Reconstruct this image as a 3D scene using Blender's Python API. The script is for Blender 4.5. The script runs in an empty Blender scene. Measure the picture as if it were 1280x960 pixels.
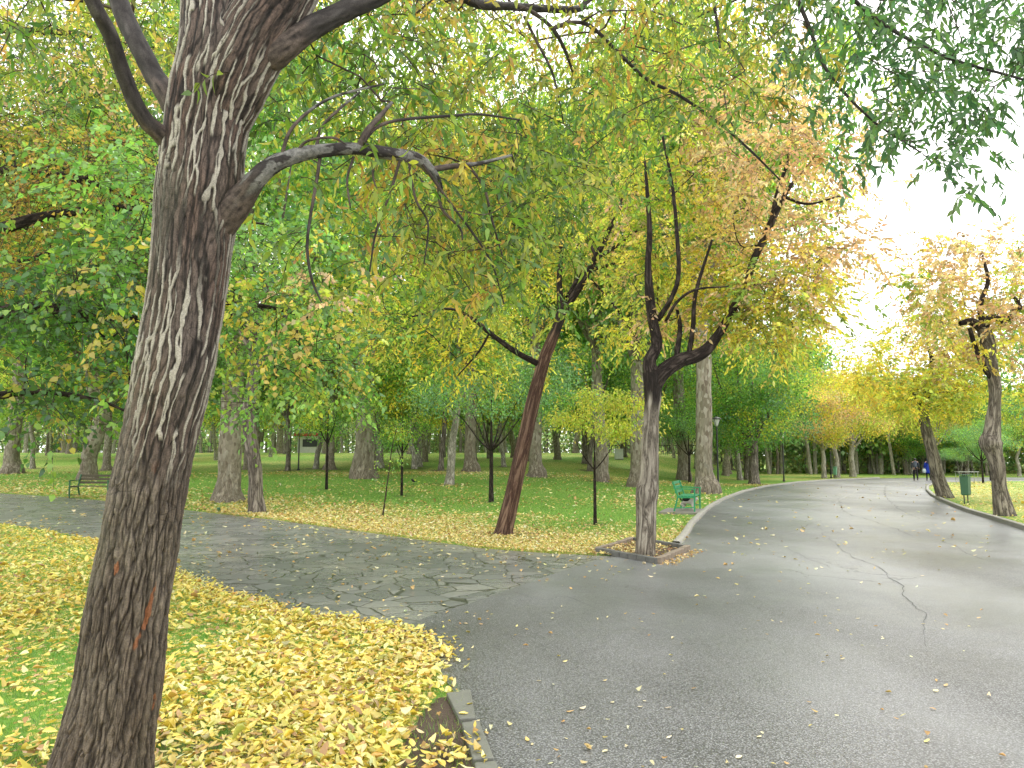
import bpy, math, random, time
import numpy as np
from mathutils import Vector
from mathutils.geometry import tessellate_polygon
T0 = time.time()
rng = np.random.default_rng(11)
random.seed(5)
scene = bpy.context.scene
COL = scene.collection

# ------------------------------------------------------------------ camera model
F_PX, CH, HOR = 950.0, 1.55, 575.0
PITCH = math.atan((HOR - 480) / F_PX)
CP, SP = math.cos(PITCH), math.sin(PITCH)
CAMP = np.array([0.0, 0.0, CH])
FW = np.array([0, CP, SP]); UPV = np.array([0, -SP, CP])

def smooth01(t):
    t = np.clip(t, 0, 1)
    return t * t * (3 - 2 * t)

def terrain(x, y):
    s = x - 0.36 * y
    m = smooth01((-3.0 - s) / 14.0)
    t = np.clip((y - 20.0) / 80.0, 0, 1)
    return m * 2.5 * t * t * (3 - 2 * t) * 0.55 + m * 2.5 * t * 0.45 * smooth01((y - 20) / 8)

def ray(u, v):
    return FW * F_PX + np.array([1.0, 0, 0]) * (u - 640.0) + UPV * (480.0 - v)

def G(u, v):
    """ground point seen in direction (u, v)"""
    d = ray(u, v) / F_PX
    t, dt = 1.0, 0.05
    for _ in range(6000):
        p = CAMP + d * t
        if p[2] <= terrain(p[0], p[1]):
            break
        t += dt
        dt = max(0.02, t * 0.003)
    p[2] = float(terrain(p[0], p[1]))
    return p

def P(u, v, zc):
    return CAMP + ray(u, v) * (zc / F_PX)

def depth_of(p):
    return float(np.dot(np.asarray(p) - CAMP, FW))

def project(p):
    q = p - CAMP
    zc = q @ FW
    return 640 + F_PX * q[..., 0] / zc, 480 - F_PX * (q @ UPV) / zc, zc

def inside(poly, x, y):
    poly = np.asarray(poly)
    c = np.zeros(np.shape(x), bool)
    n = len(poly)
    j = n - 1
    for i in range(n):
        xi, yi = poly[i][:2]; xj, yj = poly[j][:2]
        cond = ((yi > y) != (yj > y)) & (x < (xj - xi) * (y - yi) / (yj - yi + 1e-12) + xi)
        c ^= cond
        j = i
    return c

def poly_dist(poly, x, y):
    d = np.full(np.shape(x), 1e9)
    for (a, b) in zip(poly[:-1], poly[1:]):
        ax, ay = a[:2]; bx, by = b[:2]
        L2 = (bx - ax) ** 2 + (by - ay) ** 2 + 1e-9
        t = np.clip(((x - ax) * (bx - ax) + (y - ay) * (by - ay)) / L2, 0, 1)
        d = np.minimum(d, np.hypot(x - ax - t * (bx - ax), y - ay - t * (by - ay)))
    return d

_g = rng.normal(size=(4096, 3)); _g /= np.linalg.norm(_g, axis=1)[:, None]
def pn(p, seed=0):
    """gradient noise, about -1..1"""
    i = np.floor(p).astype(np.int64); f = p - i
    w = f * f * f * (f * (f * 6 - 15) + 10)
    out = np.zeros(len(p))
    for dx in (0, 1):
        wx = w[:, 0] if dx else 1 - w[:, 0]
        for dy in (0, 1):
            wy = w[:, 1] if dy else 1 - w[:, 1]
            for dz in (0, 1):
                wz = w[:, 2] if dz else 1 - w[:, 2]
                h = ((i[:, 0] + dx) * 73856093) ^ ((i[:, 1] + dy) * 19349663) ^ ((i[:, 2] + dz) * 83492791) ^ (seed * 2654435)
                g = _g[(h ^ (h >> 13)) & 4095]
                out += wx * wy * wz * (g[:, 0] * (f[:, 0] - dx) + g[:, 1] * (f[:, 1] - dy) + g[:, 2] * (f[:, 2] - dz))
    return out * 1.6

# ------------------------------------------------------------------ object helpers
def mesh_np(name, V, quads=None, tris=None, mat=None, parent=None, col=None, smooth=False, attrs=None):
    V = np.ascontiguousarray(V, dtype=np.float32)
    me = bpy.data.meshes.new(name)
    me.vertices.add(len(V)); me.vertices.foreach_set('co', V.ravel())
    parts, starts, off = [], [], 0
    if quads is not None and len(quads):
        q = np.asarray(quads, dtype=np.int32); parts.append(q.ravel()); starts.append(np.arange(len(q)) * 4); off = q.size
    if tris is not None and len(tris):
        t = np.asarray(tris, dtype=np.int32); parts.append(t.ravel()); starts.append(off + np.arange(len(t)) * 3)
    L = np.concatenate(parts); S = np.concatenate(starts).astype(np.int32)
    me.loops.add(len(L)); me.loops.foreach_set('vertex_index', L.astype(np.int32))
    me.polygons.add(len(S)); me.polygons.foreach_set('loop_start', S)
    if smooth:
        me.polygons.foreach_set('use_smooth', np.ones(len(S), bool))
    if col is not None:
        c = np.ones((len(V), 4), np.float32); c[:, :3] = col
        a = me.attributes.new('Col', 'FLOAT_COLOR', 'POINT'); a.data.foreach_set('color', c.ravel())
    if attrs:
        for k, val in attrs.items():
            a = me.attributes.new(k, 'FLOAT_VECTOR', 'POINT'); a.data.foreach_set('vector', np.ascontiguousarray(val, dtype=np.float32).ravel())
    me.update(); me.validate()
    if mat: me.materials.append(mat)
    o = bpy.data.objects.new(name, me); COL.objects.link(o)
    if parent: o.parent = parent
    return o

def thing(name, label, cat, loc=(0, 0, 0), rz=0.0, group=None):
    o = bpy.data.objects.new(name, None); COL.objects.link(o)
    o.empty_display_size = 0.2
    o.location = loc; o.rotation_euler = (0, 0, rz)
    return tag(o, label, cat, group)

def tag(o, label, cat=None, group=None, kind=None):
    if label: o['label'] = label
    if cat: o['category'] = cat
    if group: o['group'] = group
    if kind: o['kind'] = kind
    return o

def dup(root, loc, rz, scale, label, cat, group=None):
    r = root.copy(); COL.objects.link(r)
    r.location = loc; r.rotation_euler = (0, 0, rz); r.scale = (scale,) * 3 if np.isscalar(scale) else scale
    r['label'] = label; r['category'] = cat
    if group: r['group'] = group
    elif 'group' in r: del r['group']
    for ch in list(root.children):
        c = ch.copy(); COL.objects.link(c); c.parent = r
    return r

class MB:
    """collects boxes, tubes and lathes for one mesh"""
    def __init__(s): s.V = []; s.F = []
    def add(s, vs, fs):
        o = len(s.V); s.V += [tuple(v) for v in vs]; s.F += [tuple(i + o for i in f) for f in fs]; return s
    def box(s, c, d, rot=None):
        x, y, z = [k / 2 for k in d]
        vs = [Vector((a * x, b * y, e * z)) for a in (-1, 1) for b in (-1, 1) for e in (-1, 1)]
        if rot is not None: vs = [rot @ v for v in vs]
        vs = [v + Vector(c) for v in vs]
        return s.add(vs, [(0, 1, 3, 2), (4, 6, 7, 5), (0, 4, 5, 1), (2, 3, 7, 6), (0, 2, 6, 4), (1, 5, 7, 3)])
    def bar(s, a, b, w, h=None, n=4, ref=(0, 0, 1)):
        a = Vector(a); b = Vector(b); h = h or w
        t = (b - a).normalized(); r = Vector(ref)
        if abs(t.dot(r)) > .95: r = Vector((1, 0, 0))
        x = t.cross(r).normalized(); y = x.cross(t).normalized()
        vs = []
        for p in (a, b):
            for k in range(n):
                an = 2 * math.pi * (k + .5) / n
                q = 1 / math.cos(math.pi / n) if n == 4 else 1
                vs.append(p + x * math.cos(an) * w / 2 * q + y * math.sin(an) * h / 2 * q)
        fs = [(k, (k + 1) % n, n + (k + 1) % n, n + k) for k in range(n)] + [tuple(range(n))[::-1], tuple(range(n, 2 * n))]
        return s.add(vs, fs)
    def path(s, pts, w, n=8):
        for a, b in zip(pts[:-1], pts[1:]): s.bar(a, b, w, n=n)
        return s
    def lathe(s, prof, c=(0, 0, 0), n=16, sx=1, sy=1):
        vs = []
        for (r, z) in prof:
            for k in range(n):
                a = 2 * math.pi * k / n
                vs.append((c[0] + r * math.cos(a) * sx, c[1] + r * math.sin(a) * sy, c[2] + z))
        m = len(prof)
        fs = [(i * n + k, i * n + (k + 1) % n, (i + 1) * n + (k + 1) % n, (i + 1) * n + k) for i in range(m - 1) for k in range(n)]
        fs += [tuple(range(n))[::-1], tuple(range((m - 1) * n, m * n))]
        return s.add(vs, fs)
    def build(s, name, mat, parent=None, bevel=0.0, smooth=False):
        me = bpy.data.meshes.new(name); me.from_pydata(s.V, [], s.F); me.update()
        if smooth: me.polygons.foreach_set('use_smooth', [True] * len(me.polygons))
        me.materials.append(mat)
        o = bpy.data.objects.new(name, me); COL.objects.link(o)
        if parent: o.parent = parent
        if bevel:
            b = o.modifiers.new('bevel', 'BEVEL'); b.width = bevel; b.segments = 2; b.limit_method = 'ANGLE'
        return o

# ------------------------------------------------------------------ materials
def new_mat(name):
    m = bpy.data.materials.new(name); m.use_nodes = True
    nt = m.node_tree; nt.nodes.clear()
    out = nt.nodes.new('ShaderNodeOutputMaterial')
    return m, nt, out
def N(nt, t, **kw):
    n = nt.nodes.new(t)
    for k, v in kw.items():
        if k in n.inputs.keys() if isinstance(k, str) else False: n.inputs[k].default_value = v
        else: setattr(n, k, v)
    return n
def noise(nt, vec, scale, detail=3, rough=.55, dist=0):
    n = nt.nodes.new('ShaderNodeTexNoise'); n.inputs['Scale'].default_value = scale; n.inputs['Detail'].default_value = detail
    n.inputs['Roughness'].default_value = rough; n.inputs['Distortion'].default_value = dist
    nt.links.new(vec, n.inputs['Vector']); return n.outputs['Fac']
def voro(nt, vec, scale, feature='F1', out='Distance', rnd=1.0):
    n = nt.nodes.new('ShaderNodeTexVoronoi'); n.feature = feature; n.inputs['Scale'].default_value = scale; n.inputs['Randomness'].default_value = rnd
    nt.links.new(vec, n.inputs['Vector']); return n.outputs[out]
def mapping(nt, vec, sc):
    n = nt.nodes.new('ShaderNodeMapping'); n.inputs['Scale'].default_value = sc; nt.links.new(vec, n.inputs['Vector']); return n.outputs[0]
def ramp(nt, fac, stops, interp='LINEAR'):
    n = nt.nodes.new('ShaderNodeValToRGB'); n.color_ramp.interpolation = interp
    e = n.color_ramp.elements
    while len(e) < len(stops): e.new(0.5)
    for k, (p, c) in enumerate(stops):
        e[k].position = p
        e[k].color = (c, c, c, 1) if np.isscalar(c) else (*c, 1)
    nt.links.new(fac, n.inputs[0]); return n.outputs[0]
def math_(nt, op, a, b=None, c=None, clamp=False):
    n = nt.nodes.new('ShaderNodeMath'); n.operation = op; n.use_clamp = clamp
    for i, x in enumerate((a, b, c)):
        if x is None: continue
        if isinstance(x, (int, float)): n.inputs[i].default_value = x
        else: nt.links.new(x, n.inputs[i])
    return n.outputs[0]
def mixc(nt, fac, a, b, mode='MIX'):
    n = nt.nodes.new('ShaderNodeMix'); n.data_type = 'RGBA'; n.blend_type = mode
    for i, x in ((0, fac), (6, a), (7, b)):
        if isinstance(x, (int, float)): n.inputs[i].default_value = x if i == 0 else (x, x, x, 1)
        elif isinstance(x, tuple): n.inputs[i].default_value = (*x, 1)
        else: nt.links.new(x, n.inputs[i])
    return n.outputs[2]
def attr(nt, name, out='Color'):
    n = nt.nodes.new('ShaderNodeAttribute'); n.attribute_name = name; return n.outputs[out]
def objco(nt):
    return nt.nodes.new('ShaderNodeTexCoord').outputs['Object']
def bump(nt, h, strength, dist):
    n = nt.nodes.new('ShaderNodeBump'); n.inputs['Strength'].default_value = strength; n.inputs['Distance'].default_value = dist
    nt.links.new(h, n.inputs['Height']); return n.outputs[0]
def principled(nt, out, color, rough=.7, normal=None, spec=.5, metal=0.0):
    b = nt.nodes.new('ShaderNodeBsdfPrincipled')
    for k, x in (('Base Color', color), ('Roughness', rough), ('Metallic', metal), ('Specular IOR Level', spec)):
        if isinstance(x, tuple): b.inputs[k].default_value = (*x, 1)
        elif isinstance(x, (int, float)): b.inputs[k].default_value = x
        else: nt.links.new(x, b.inputs[k])
    if normal: nt.links.new(normal, b.inputs['Normal'])
    nt.links.new(b.outputs[0], out.inputs[0]); return b

def plain(name, c, rough=.6, spec=.5, metal=0.0, var=.25, scale=8, bm=.15):
    m, nt, out = new_mat(name); co = objco(nt)
    n = noise(nt, co, scale, 5)
    col = mixc(nt, n, tuple(x * (1 - var) for x in c), tuple(min(1, x * (1 + var)) for x in c))
    n2 = noise(nt, co, scale * 9, 2)
    col = mixc(nt, math_(nt, 'MULTIPLY', n2, .35), col, tuple(x * .45 for x in c))
    principled(nt, out, col, rough, bump(nt, n2, bm, .004), spec, metal)
    return m

def leaf_mat(name, trans=.45, gloss=.08, rough=.4, tmul=1.35):
    m, nt, out = new_mat(name)
    c = attr(nt, 'Col')
    d = nt.nodes.new('ShaderNodeBsdfDiffuse'); nt.links.new(c, d.inputs[0])
    t = nt.nodes.new('ShaderNodeBsdfTranslucent')
    tc = mixc(nt, 1.0, c, (tmul * .98, tmul * 1.06, tmul * .75), 'MULTIPLY'); nt.links.new(tc, t.inputs[0])
    mx = nt.nodes.new('ShaderNodeMixShader'); mx.inputs[0].default_value = trans
    nt.links.new(d.outputs[0], mx.inputs[1]); nt.links.new(t.outputs[0], mx.inputs[2])
    g = nt.nodes.new('ShaderNodeBsdfGlossy'); g.inputs['Roughness'].default_value = rough; g.inputs[0].default_value = (.9, .95, 1, 1)
    m2 = nt.nodes.new('ShaderNodeMixShader'); m2.inputs[0].default_value = gloss
    nt.links.new(mx.outputs[0], m2.inputs[1]); nt.links.new(g.outputs[0], m2.inputs[2])
    nt.links.new(m2.outputs[0], out.inputs[0])
    return m

def bark_mat(name, dark, mid, light, scale=9.0, stretch=.16, bstr=.8, mottle=None, moss=0.0, topdark=None):
    m, nt, out = new_mat(name)
    bk = attr(nt, 'bk', 'Vector')
    mp = mapping(nt, bk, (1, 1, stretch))
    n1 = noise(nt, mp, scale, 4, .6, .6)
    r = math_(nt, 'ABSOLUTE', math_(nt, 'SUBTRACT', n1, .5))
    r = math_(nt, 'MULTIPLY', r, 7.0, clamp=True)
    n2 = noise(nt, mapping(nt, bk, (1, 1, .5)), scale * 5, 4, .65)
    h = math_(nt, 'ADD', math_(nt, 'MULTIPLY', r, .7), math_(nt, 'MULTIPLY', n2, .45))
    col = ramp(nt, h, [(.15, dark), (.5, mid), (.95, light)])
    big = noise(nt, bk, 1.7, 3)
    col = mixc(nt, math_(nt, 'MULTIPLY', ramp(nt, big, [(.4, 0.0), (.65, 1.0)]), .35), col, tuple(x * .5 for x in mid))
    if mottle:
        v = voro(nt, mapping(nt, bk, (1, 1, .6)), 11, 'F1', 'Color')
        sep = nt.nodes.new('ShaderNodeSeparateColor'); nt.links.new(v, sep.inputs[0])
        pc = ramp(nt, sep.outputs[0], mottle, 'CONSTANT')
        zz = nt.nodes.new('ShaderNodeSeparateXYZ'); nt.links.new(bk, zz.inputs[0])
        f = ramp(nt, math_(nt, 'MULTIPLY_ADD', zz.outputs[2], .25, math_(nt, 'MULTIPLY', noise(nt, bk, 1.2, 4), .5)), [(.3, .15), (.75, .85)])
        col = mixc(nt, f, col, mixc(nt, math_(nt, 'MULTIPLY', n2, .4), pc, mid))
    if topdark:
        zz = nt.nodes.new('ShaderNodeSeparateXYZ'); nt.links.new(bk, zz.inputs[0])
        f = math_(nt, 'MULTIPLY_ADD', n1, 1.2, math_(nt, 'SUBTRACT', zz.outputs[2], topdark + .6))
        f = ramp(nt, f, [(0, 0.), (.25, 1.)])
        col = mixc(nt, f, col, mixc(nt, h, (.008, .006, .006), (.05, .04, .034)))
    principled(nt, out, col, .85, bump(nt, h, bstr, .02), .25)
    return m

M = {}
M['leaf_willow'] = leaf_mat('narrow_leaf', .5, .035, .35)
M['leaf_broad'] = leaf_mat('broad_leaf', .45, .045, .35)
M['leaf_yellow'] = leaf_mat('autumn_leaf', .5, .03, .5)
M['leaf_far'] = leaf_mat('far_foliage', .5, .03, .5)
M['leaf_fallen'] = leaf_mat('fallen_leaf', .2, .06, .4, 1.1)
M['grass'] = leaf_mat('grass_blade', .35, .05, .4)
M['bark_grey'] = bark_mat('bark_grey_brown', (.035, .03, .025), (.17, .145, .12), (.36, .32, .27))
M['bark_pit'] = bark_mat('bark_grey_ridged', (.05, .042, .035), (.23, .2, .16), (.45, .41, .34), 13, .13, .9, topdark=2.45)
M['bark_red'] = bark_mat('bark_red_brown', (.03, .016, .013), (.11, .062, .046), (.27, .18, .13), 11, .1, topdark=4.3)
M['bark_dark'] = bark_mat('bark_dark', (.008, .006, .006), (.03, .022, .018), (.09, .07, .06), 12, .25)
M['bark_plane'] = bark_mat('bark_plane_tree', (.05, .04, .03), (.19, .155, .12), (.38, .33, .27), 10, .35, .6,
    mottle=[(0, (.34, .31, .24)), (.25, (.2, .18, .13)), (.45, (.44, .42, .35)), (.62, (.27, .25, .19)), (.8, (.15, .12, .09)), (.9, (.4, .36, .3))])
M['bark_pale'] = bark_mat('bark_pale_smooth', (.10, .09, .07), (.3, .28, .23), (.5, .47, .41), 8, .3, .35)
M['bark_twig'] = bark_mat('bark_twig', (.03, .022, .016), (.07, .052, .04), (.14, .11, .085), 20, .3, .3)

# ------------------------------------------------------------------ tubes
def catmull(pts, rad, spacing):
    pts = np.asarray(pts, float); rad = np.asarray(rad, float)
    n = len(pts)
    if n == 2:
        k = max(2, int(np.linalg.norm(pts[1] - pts[0]) / spacing) + 1)
        t = np.linspace(0, 1, k)[:, None]
        return pts[0] * (1 - t) + pts[1] * t, rad[0] * (1 - t[:, 0]) + rad[1] * t[:, 0]
    Pp = np.vstack([2 * pts[0] - pts[1], pts, 2 * pts[-1] - pts[-2]])
    Rr = np.concatenate([[rad[0]], rad, [rad[-1]]])
    op, orr = [], []
    for i in range(1, n):
        a, b, c, d = Pp[i - 1], Pp[i], Pp[i + 1], Pp[i + 2]
        ra, rb, rc, rd = Rr[i - 1], Rr[i], Rr[i + 1], Rr[i + 2]
        k = max(1, int(math.ceil(np.linalg.norm(c - b) / spacing)))
        t = np.linspace(0, 1, k, endpoint=False)[:, None]
        op.append(.5 * (2 * b + (c - a) * t + (2 * a - 5 * b + 4 * c - d) * t ** 2 + (3 * b - a - 3 * c + d) * t ** 3))
        t = t[:, 0]
        orr.append(.5 * (2 * rb + (rc - ra) * t + (2 * ra - 5 * rb + 4 * rc - rd) * t ** 2 + (3 * rb - ra - 3 * rc + rd) * t ** 3))
    op.append(pts[-1:]); orr.append(rad[-1:])
    return np.vstack(op), np.maximum(np.concatenate(orr), .0012)

def frames(pts):
    T = np.gradient(pts, axis=0); T /= np.linalg.norm(T, axis=1)[:, None] + 1e-12
    ref = np.array([1.0, 0, 0]) if abs(T[0][0]) < .9 else np.array([0, 1.0, 0])
    x = ref - T[0] * np.dot(ref, T[0]); x /= np.linalg.norm(x)
    X = np.empty_like(pts); X[0] = x
    for i in range(1, len(pts)):
        x = x - T[i] * np.dot(x, T[i]); x /= np.linalg.norm(x) + 1e-12
        X[i] = x
    return T, X, np.cross(T, X)

def tube(pts, rad, sides, disp=None, L0=0.0):
    n = len(pts)
    T, X, Y = frames(pts)
    seg = np.concatenate([[0], np.cumsum(np.linalg.norm(np.diff(pts, axis=0), axis=1))]) + L0
    a = np.linspace(0, 2 * np.pi, sides, endpoint=False)
    ca, sa = np.cos(a), np.sin(a)
    dirs = X[:, None, :] * ca[None, :, None] + Y[:, None, :] * sa[None, :, None]
    rm = rad[:, None]
    bk = np.stack([np.broadcast_to(ca[None] * rm, (n, sides)), np.broadcast_to(sa[None] * rm, (n, sides)), np.broadcast_to(seg[:, None], (n, sides))], -1).reshape(-1, 3)
    rr = np.broadcast_to(rm, (n, sides)).reshape(-1).copy()
    extra = None
    if disp is not None:
        h, extra = disp(bk, np.repeat(rad, sides)); rr = rr + h
    V = np.repeat(pts, sides, axis=0) + dirs.reshape(-1, 3) * rr[:, None]
    i = np.arange(n - 1)[:, None] * sides; k = np.arange(sides)[None]; k2 = (k + 1) % sides
    Q = np.stack([i + k, i + k2, i + sides + k2, i + sides + k], -1).reshape(-1, 4)
    return V, Q, bk, extra

class Geo:
    def __init__(s): s.V = []; s.Q = []; s.B = []; s.C = []; s.n = 0
    def add(s, V, Q, B, C=None):
        s.V.append(V); s.Q.append(Q + s.n); s.B.append(B); s.n += len(V)
        if C is not None: s.C.append(C)
    def build(s, name, mat, parent):
        return mesh_np(name, np.vstack(s.V), quads=np.vstack(s.Q), mat=mat, parent=parent, smooth=True,
                       attrs={'bk': np.vstack(s.B)}, col=(np.vstack(s.C) if s.C else None))

def rough_disp(amp):
    def f(bk, r):
        q = bk * np.array([7, 7, 1.3])
        n = pn(q, 3) * .6 + pn(bk * np.array([16, 16, 3]), 5) * .4
        b = pn(bk * np.array([2.5, 2.5, 1.4]), 9)
        return (n * amp + b * amp * 1.3) * np.minimum(1, r / .1), None
    return f

# ------------------------------------------------------------------ leaves
def unit(a):
    return a / (np.linalg.norm(a, axis=-1, keepdims=True) + 1e-9)

def leaves_geo(Pp, D, L, W, C, kind='rhomb', fold=.18, bend=.25):
    n = len(Pp)
    D = unit(D)
    r = rng.normal(size=(n, 3))
    Nn = unit(r - D * np.sum(r * D, 1)[:, None])
    S = np.cross(D, Nn)
    L = np.broadcast_to(L, (n,))[:, None]; W = np.broadcast_to(W, (n,))[:, None]
    if kind == 'rhomb':
        f = Nn * W * fold
        V = np.stack([Pp, Pp + D * L * .42 + S * W * .5 + f, Pp + D * L - Nn * L * bend * .6, Pp + D * L * .42 - S * W * .5 + f], 1)
        Q = np.arange(n)[:, None] * 4 + np.array([[0, 1, 2, 3]])
        return V.reshape(-1, 3), Q, None, np.repeat(C, 4, axis=0)
    f = Nn * W * fold
    b = rng.uniform(.2, 1.0, (n, 1)) * bend
    V = np.stack([Pp, Pp + D * L * .3 + S * W * .5 + f, Pp + D * L * .3 - S * W * .5 + f,
                  Pp + D * L * .66 + S * W * .36 + f * .7 - Nn * L * b * .4, Pp + D * L * .66 - S * W * .36 + f * .7 - Nn * L * b * .4,
                  Pp + D * L - Nn * L * b], 1)
    base = np.arange(n)[:, None] * 6
    Q = base + np.array([[1, 3, 4, 2]])
    Tt = np.concatenate([base + np.array([[0, 1, 2]]), base + np.array([[3, 5, 4]])])
    return V.reshape(-1, 3), Q, Tt, np.repeat(C, 6, axis=0)

def jitter_col(c, n, s=.25):
    """c: (n,3) or (3,)"""
    c = np.broadcast_to(np.asarray(c, float), (n, 3))
    k = np.exp(rng.normal(0, s, (n, 1)))
    h = 1 + rng.normal(0, s * .5, (n, 3)) * np.array([1, .35, .6])
    return np.clip(c * k * h, .004, .9)

PAL = dict(
    willow=[(.16, .30, .03), (.26, .40, .04), (.09, .19, .03), (.42, .47, .05), (.52, .40, .07), (.06, .13, .025)],
    darkwillow=[(.075, .17, .06), (.10, .21, .065), (.14, .25, .07), (.055, .13, .05)],
    lime=[(.34, .46, .05), (.50, .55, .07), (.20, .33, .045), (.62, .58, .08), (.64, .54, .10), (.12, .24, .04)],
    yellow=[(.78, .62, .07), (.66, .58, .08), (.74, .54, .09), (.46, .50, .08), (.80, .70, .15), (.34, .40, .07)],
    tan=[(.62, .40, .22), (.70, .49, .29), (.48, .30, .17), (.70, .53, .30), (.66, .50, .16)],
    mixed=[(.68, .58, .09), (.42, .47, .07), (.62, .42, .24), (.24, .34, .06), (.72, .54, .15)],
    green=[(.18, .36, .07), (.26, .45, .08), (.12, .25, .055), (.38, .52, .09), (.20, .38, .10)],
    darkgreen=[(.06, .15, .03), (.08, .20, .04), (.12, .27, .045), (.045, .11, .03), (.20, .33, .05), (.09, .21, .04), (.40, .34, .06)],
    bluegreen=[(.18, .32, .16), (.22, .38, .18), (.14, .26, .13), (.30, .43, .18)],
    limebright=[(.50, .52, .08), (.42, .48, .08), (.56, .52, .10), (.32, .40, .06)],
    orange=[(.48, .38, .06), (.32, .35, .05), (.56, .35, .08), (.20, .28, .05), (.40, .24, .06)],
    hazy=[(.32, .44, .22), (.38, .50, .25), (.46, .54, .27), (.27, .38, .20), (.54, .56, .28)],  # distance haze put into the leaf colours of the far understory
)
def pal_pick(name, n):
    p = np.array(PAL[name]); return p[rng.integers(0, len(p), n)]

class Tree:
    def __init__(s, cap=30000):
        s.pos = np.zeros((cap, 3)); s.par = np.full(cap, -1); s.rad = np.full(cap, np.nan); s.n = 0; s.big = []
        s.fine = np.zeros(cap, bool)
    def node(s, p, par, r=np.nan):
        i = s.n; s.pos[i] = p; s.par[i] = par; s.rad[i] = r; s.n += 1; return i
    def limb(s, pts, rads, attach=None, sides=16, disp=None, spacing=.12, part=None, mspace=None, L0=0.0):
        """explicit limb; stored for the fine mesh, and as nodes to grow from"""
        pp, rr = catmull(pts, rads, spacing)
        par = -1 if attach is None else attach
        ids = []
        for p, r in zip(pp, rr):
            par = s.node(p, par, r); ids.append(par)
        s.fine[ids] = True
        mp, mr = catmull(pts, rads, mspace or spacing)
        s.big.append((mp, mr, sides, disp, part, L0))
        return ids
    def nearest(s, p, lo=0):
        d = np.linalg.norm(s.pos[lo:s.n] - p, axis=1); return lo + int(np.argmin(d))
    def grow(s, targets, seg=.35, sag=0.0, lo=0, curve=.35, nothick=0.0):
        targets = np.asarray(targets)
        base = s.pos[lo:s.n].copy()
        dd = np.array([np.min(np.linalg.norm(base - t, axis=1)) for t in targets])
        ends = {}
        for ti in np.argsort(dd):
            t = targets[ti]
            q = s.pos[lo:s.n]
            d = np.linalg.norm(q - t, axis=1)
            cost = d + .5 * np.maximum(0, q[:, 2] - t[2]) + nothick * np.nan_to_num(s.rad[lo:s.n], nan=0)
            j = lo + int(np.argmin(cost)); d = d[j - lo]
            k = max(1, int(math.ceil(d / seg)))
            a = s.pos[j]; pj = s.par[j]
            dirn = a - s.pos[pj] if pj >= 0 else np.array([0, 0, 1.0])
            dirn = dirn / (np.linalg.norm(dirn) + 1e-9)
            ctrl = a + (dirn * .6 + np.array([0, 0, .35])) * d * curve + rng.normal(0, .06 * d, 3)
            par = j
            for i in range(1, k + 1):
                f = i / k
                p = a * (1 - f) ** 2 + ctrl * 2 * f * (1 - f) + t * f * f
                if i < k: p = p + rng.normal(0, .05 * seg, 3)
                p[2] -= sag * f * f * d
                par = s.node(p, par)
            ends[ti] = par
        return [ends[i] for i in range(len(targets))]
    def solve(s, rtip=.004, power=2.3, cap=.5):
        n = s.n
        acc = np.zeros(n); kids = np.zeros(n, int)
        r = s.rad[:n].copy()
        for i in range(n - 1, -1, -1):
            if kids[i] == 0: a = rtip ** power
            else: a = acc[i]
            rr = a ** (1 / power)
            if np.isnan(r[i]): r[i] = rr
            p = s.par[i]
            if p >= 0:
                acc[p] += a if not s.fine[i] else 0; kids[p] += 1
        # no fatter than the limb they leave
        for i in range(n):
            p = s.par[i]
            if p >= 0 and not s.fine[i]: r[i] = min(r[i], r[p] * (.75 if s.fine[p] else 1.0))
        s.rad[:n] = r
        return r
    def chains(s):
        n = s.n; kids = [[] for _ in range(n)]
        for i in range(n):
            if s.par[i] >= 0 and not s.fine[i]: kids[s.par[i]].append(i)
        out = []; used = np.zeros(n, bool)
        for i in range(n):
            ks = sorted(kids[i], key=lambda k: -s.rad[k])
            start = 0 if s.fine[i] else 1
            for k in ks[start:]:
                ch = [i, k]; c = k
                while kids[c]:
                    c = max(kids[c], key=lambda q: s.rad[q]); ch.append(c)
                out.append(ch)
        return out
    def mesh(s, parent, bark, twigbark=None, part='trunk', minr=.0):
        groups = {}
        for (pp, rr, sides, disp, pt, L0) in s.big:
            g = groups.setdefault(pt or part, Geo())
            V, Q, B, E = tube(pp, rr, sides, disp, L0)
            g.add(V, Q, B, E)
        gt = Geo() if twigbark else groups.setdefault(part, Geo())
        for ch in s.chains():
            pp = s.pos[ch]; rr = s.rad[ch].copy()
            rr[0] = rr[1]
            if rr.max() < minr: continue
            if len(ch) > 2 and rr.max() > .012: pp, rr = catmull(pp, rr, .15 if rr.max() < .03 else .12)
            m = rr.max(); sides = 3 if m < .007 else 5 if m < .02 else 8
            V, Q, B, _ = tube(pp, rr, sides)
            gt.add(V, Q, B)
        res = {}
        for k, g in groups.items():
            res[k] = g.build(k, bark[k] if isinstance(bark, dict) else bark, parent)
        if twigbark and gt.n: res['twigs'] = gt.build('branch', twigbark, parent)
        return res

def crown_leaves(name, centers, cols, parent, mat, per, spread, L, W, kind='rhomb', droop=.5, flat=.7, jit=.26, twig=False):
    n = len(centers) * per
    c = np.repeat(centers, per, axis=0)
    off = rng.normal(size=(n, 3)) * spread * np.array([1, 1, flat])
    pos = c + off
    D = unit(off) * .6 + rng.normal(size=(n, 3)) * .6 + np.array([0, 0, -droop])
    Ls = L * rng.uniform(.65, 1.25, n); Ws = W * rng.uniform(.7, 1.2, n)
    C = jitter_col(np.repeat(cols, per, axis=0), n, jit)
    V, Q, Tt, CC = leaves_geo(pos, D, Ls, Ws, C, kind)
    return mesh_np(name, V, quads=Q, tris=Tt, mat=mat, parent=parent, col=CC)

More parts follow.
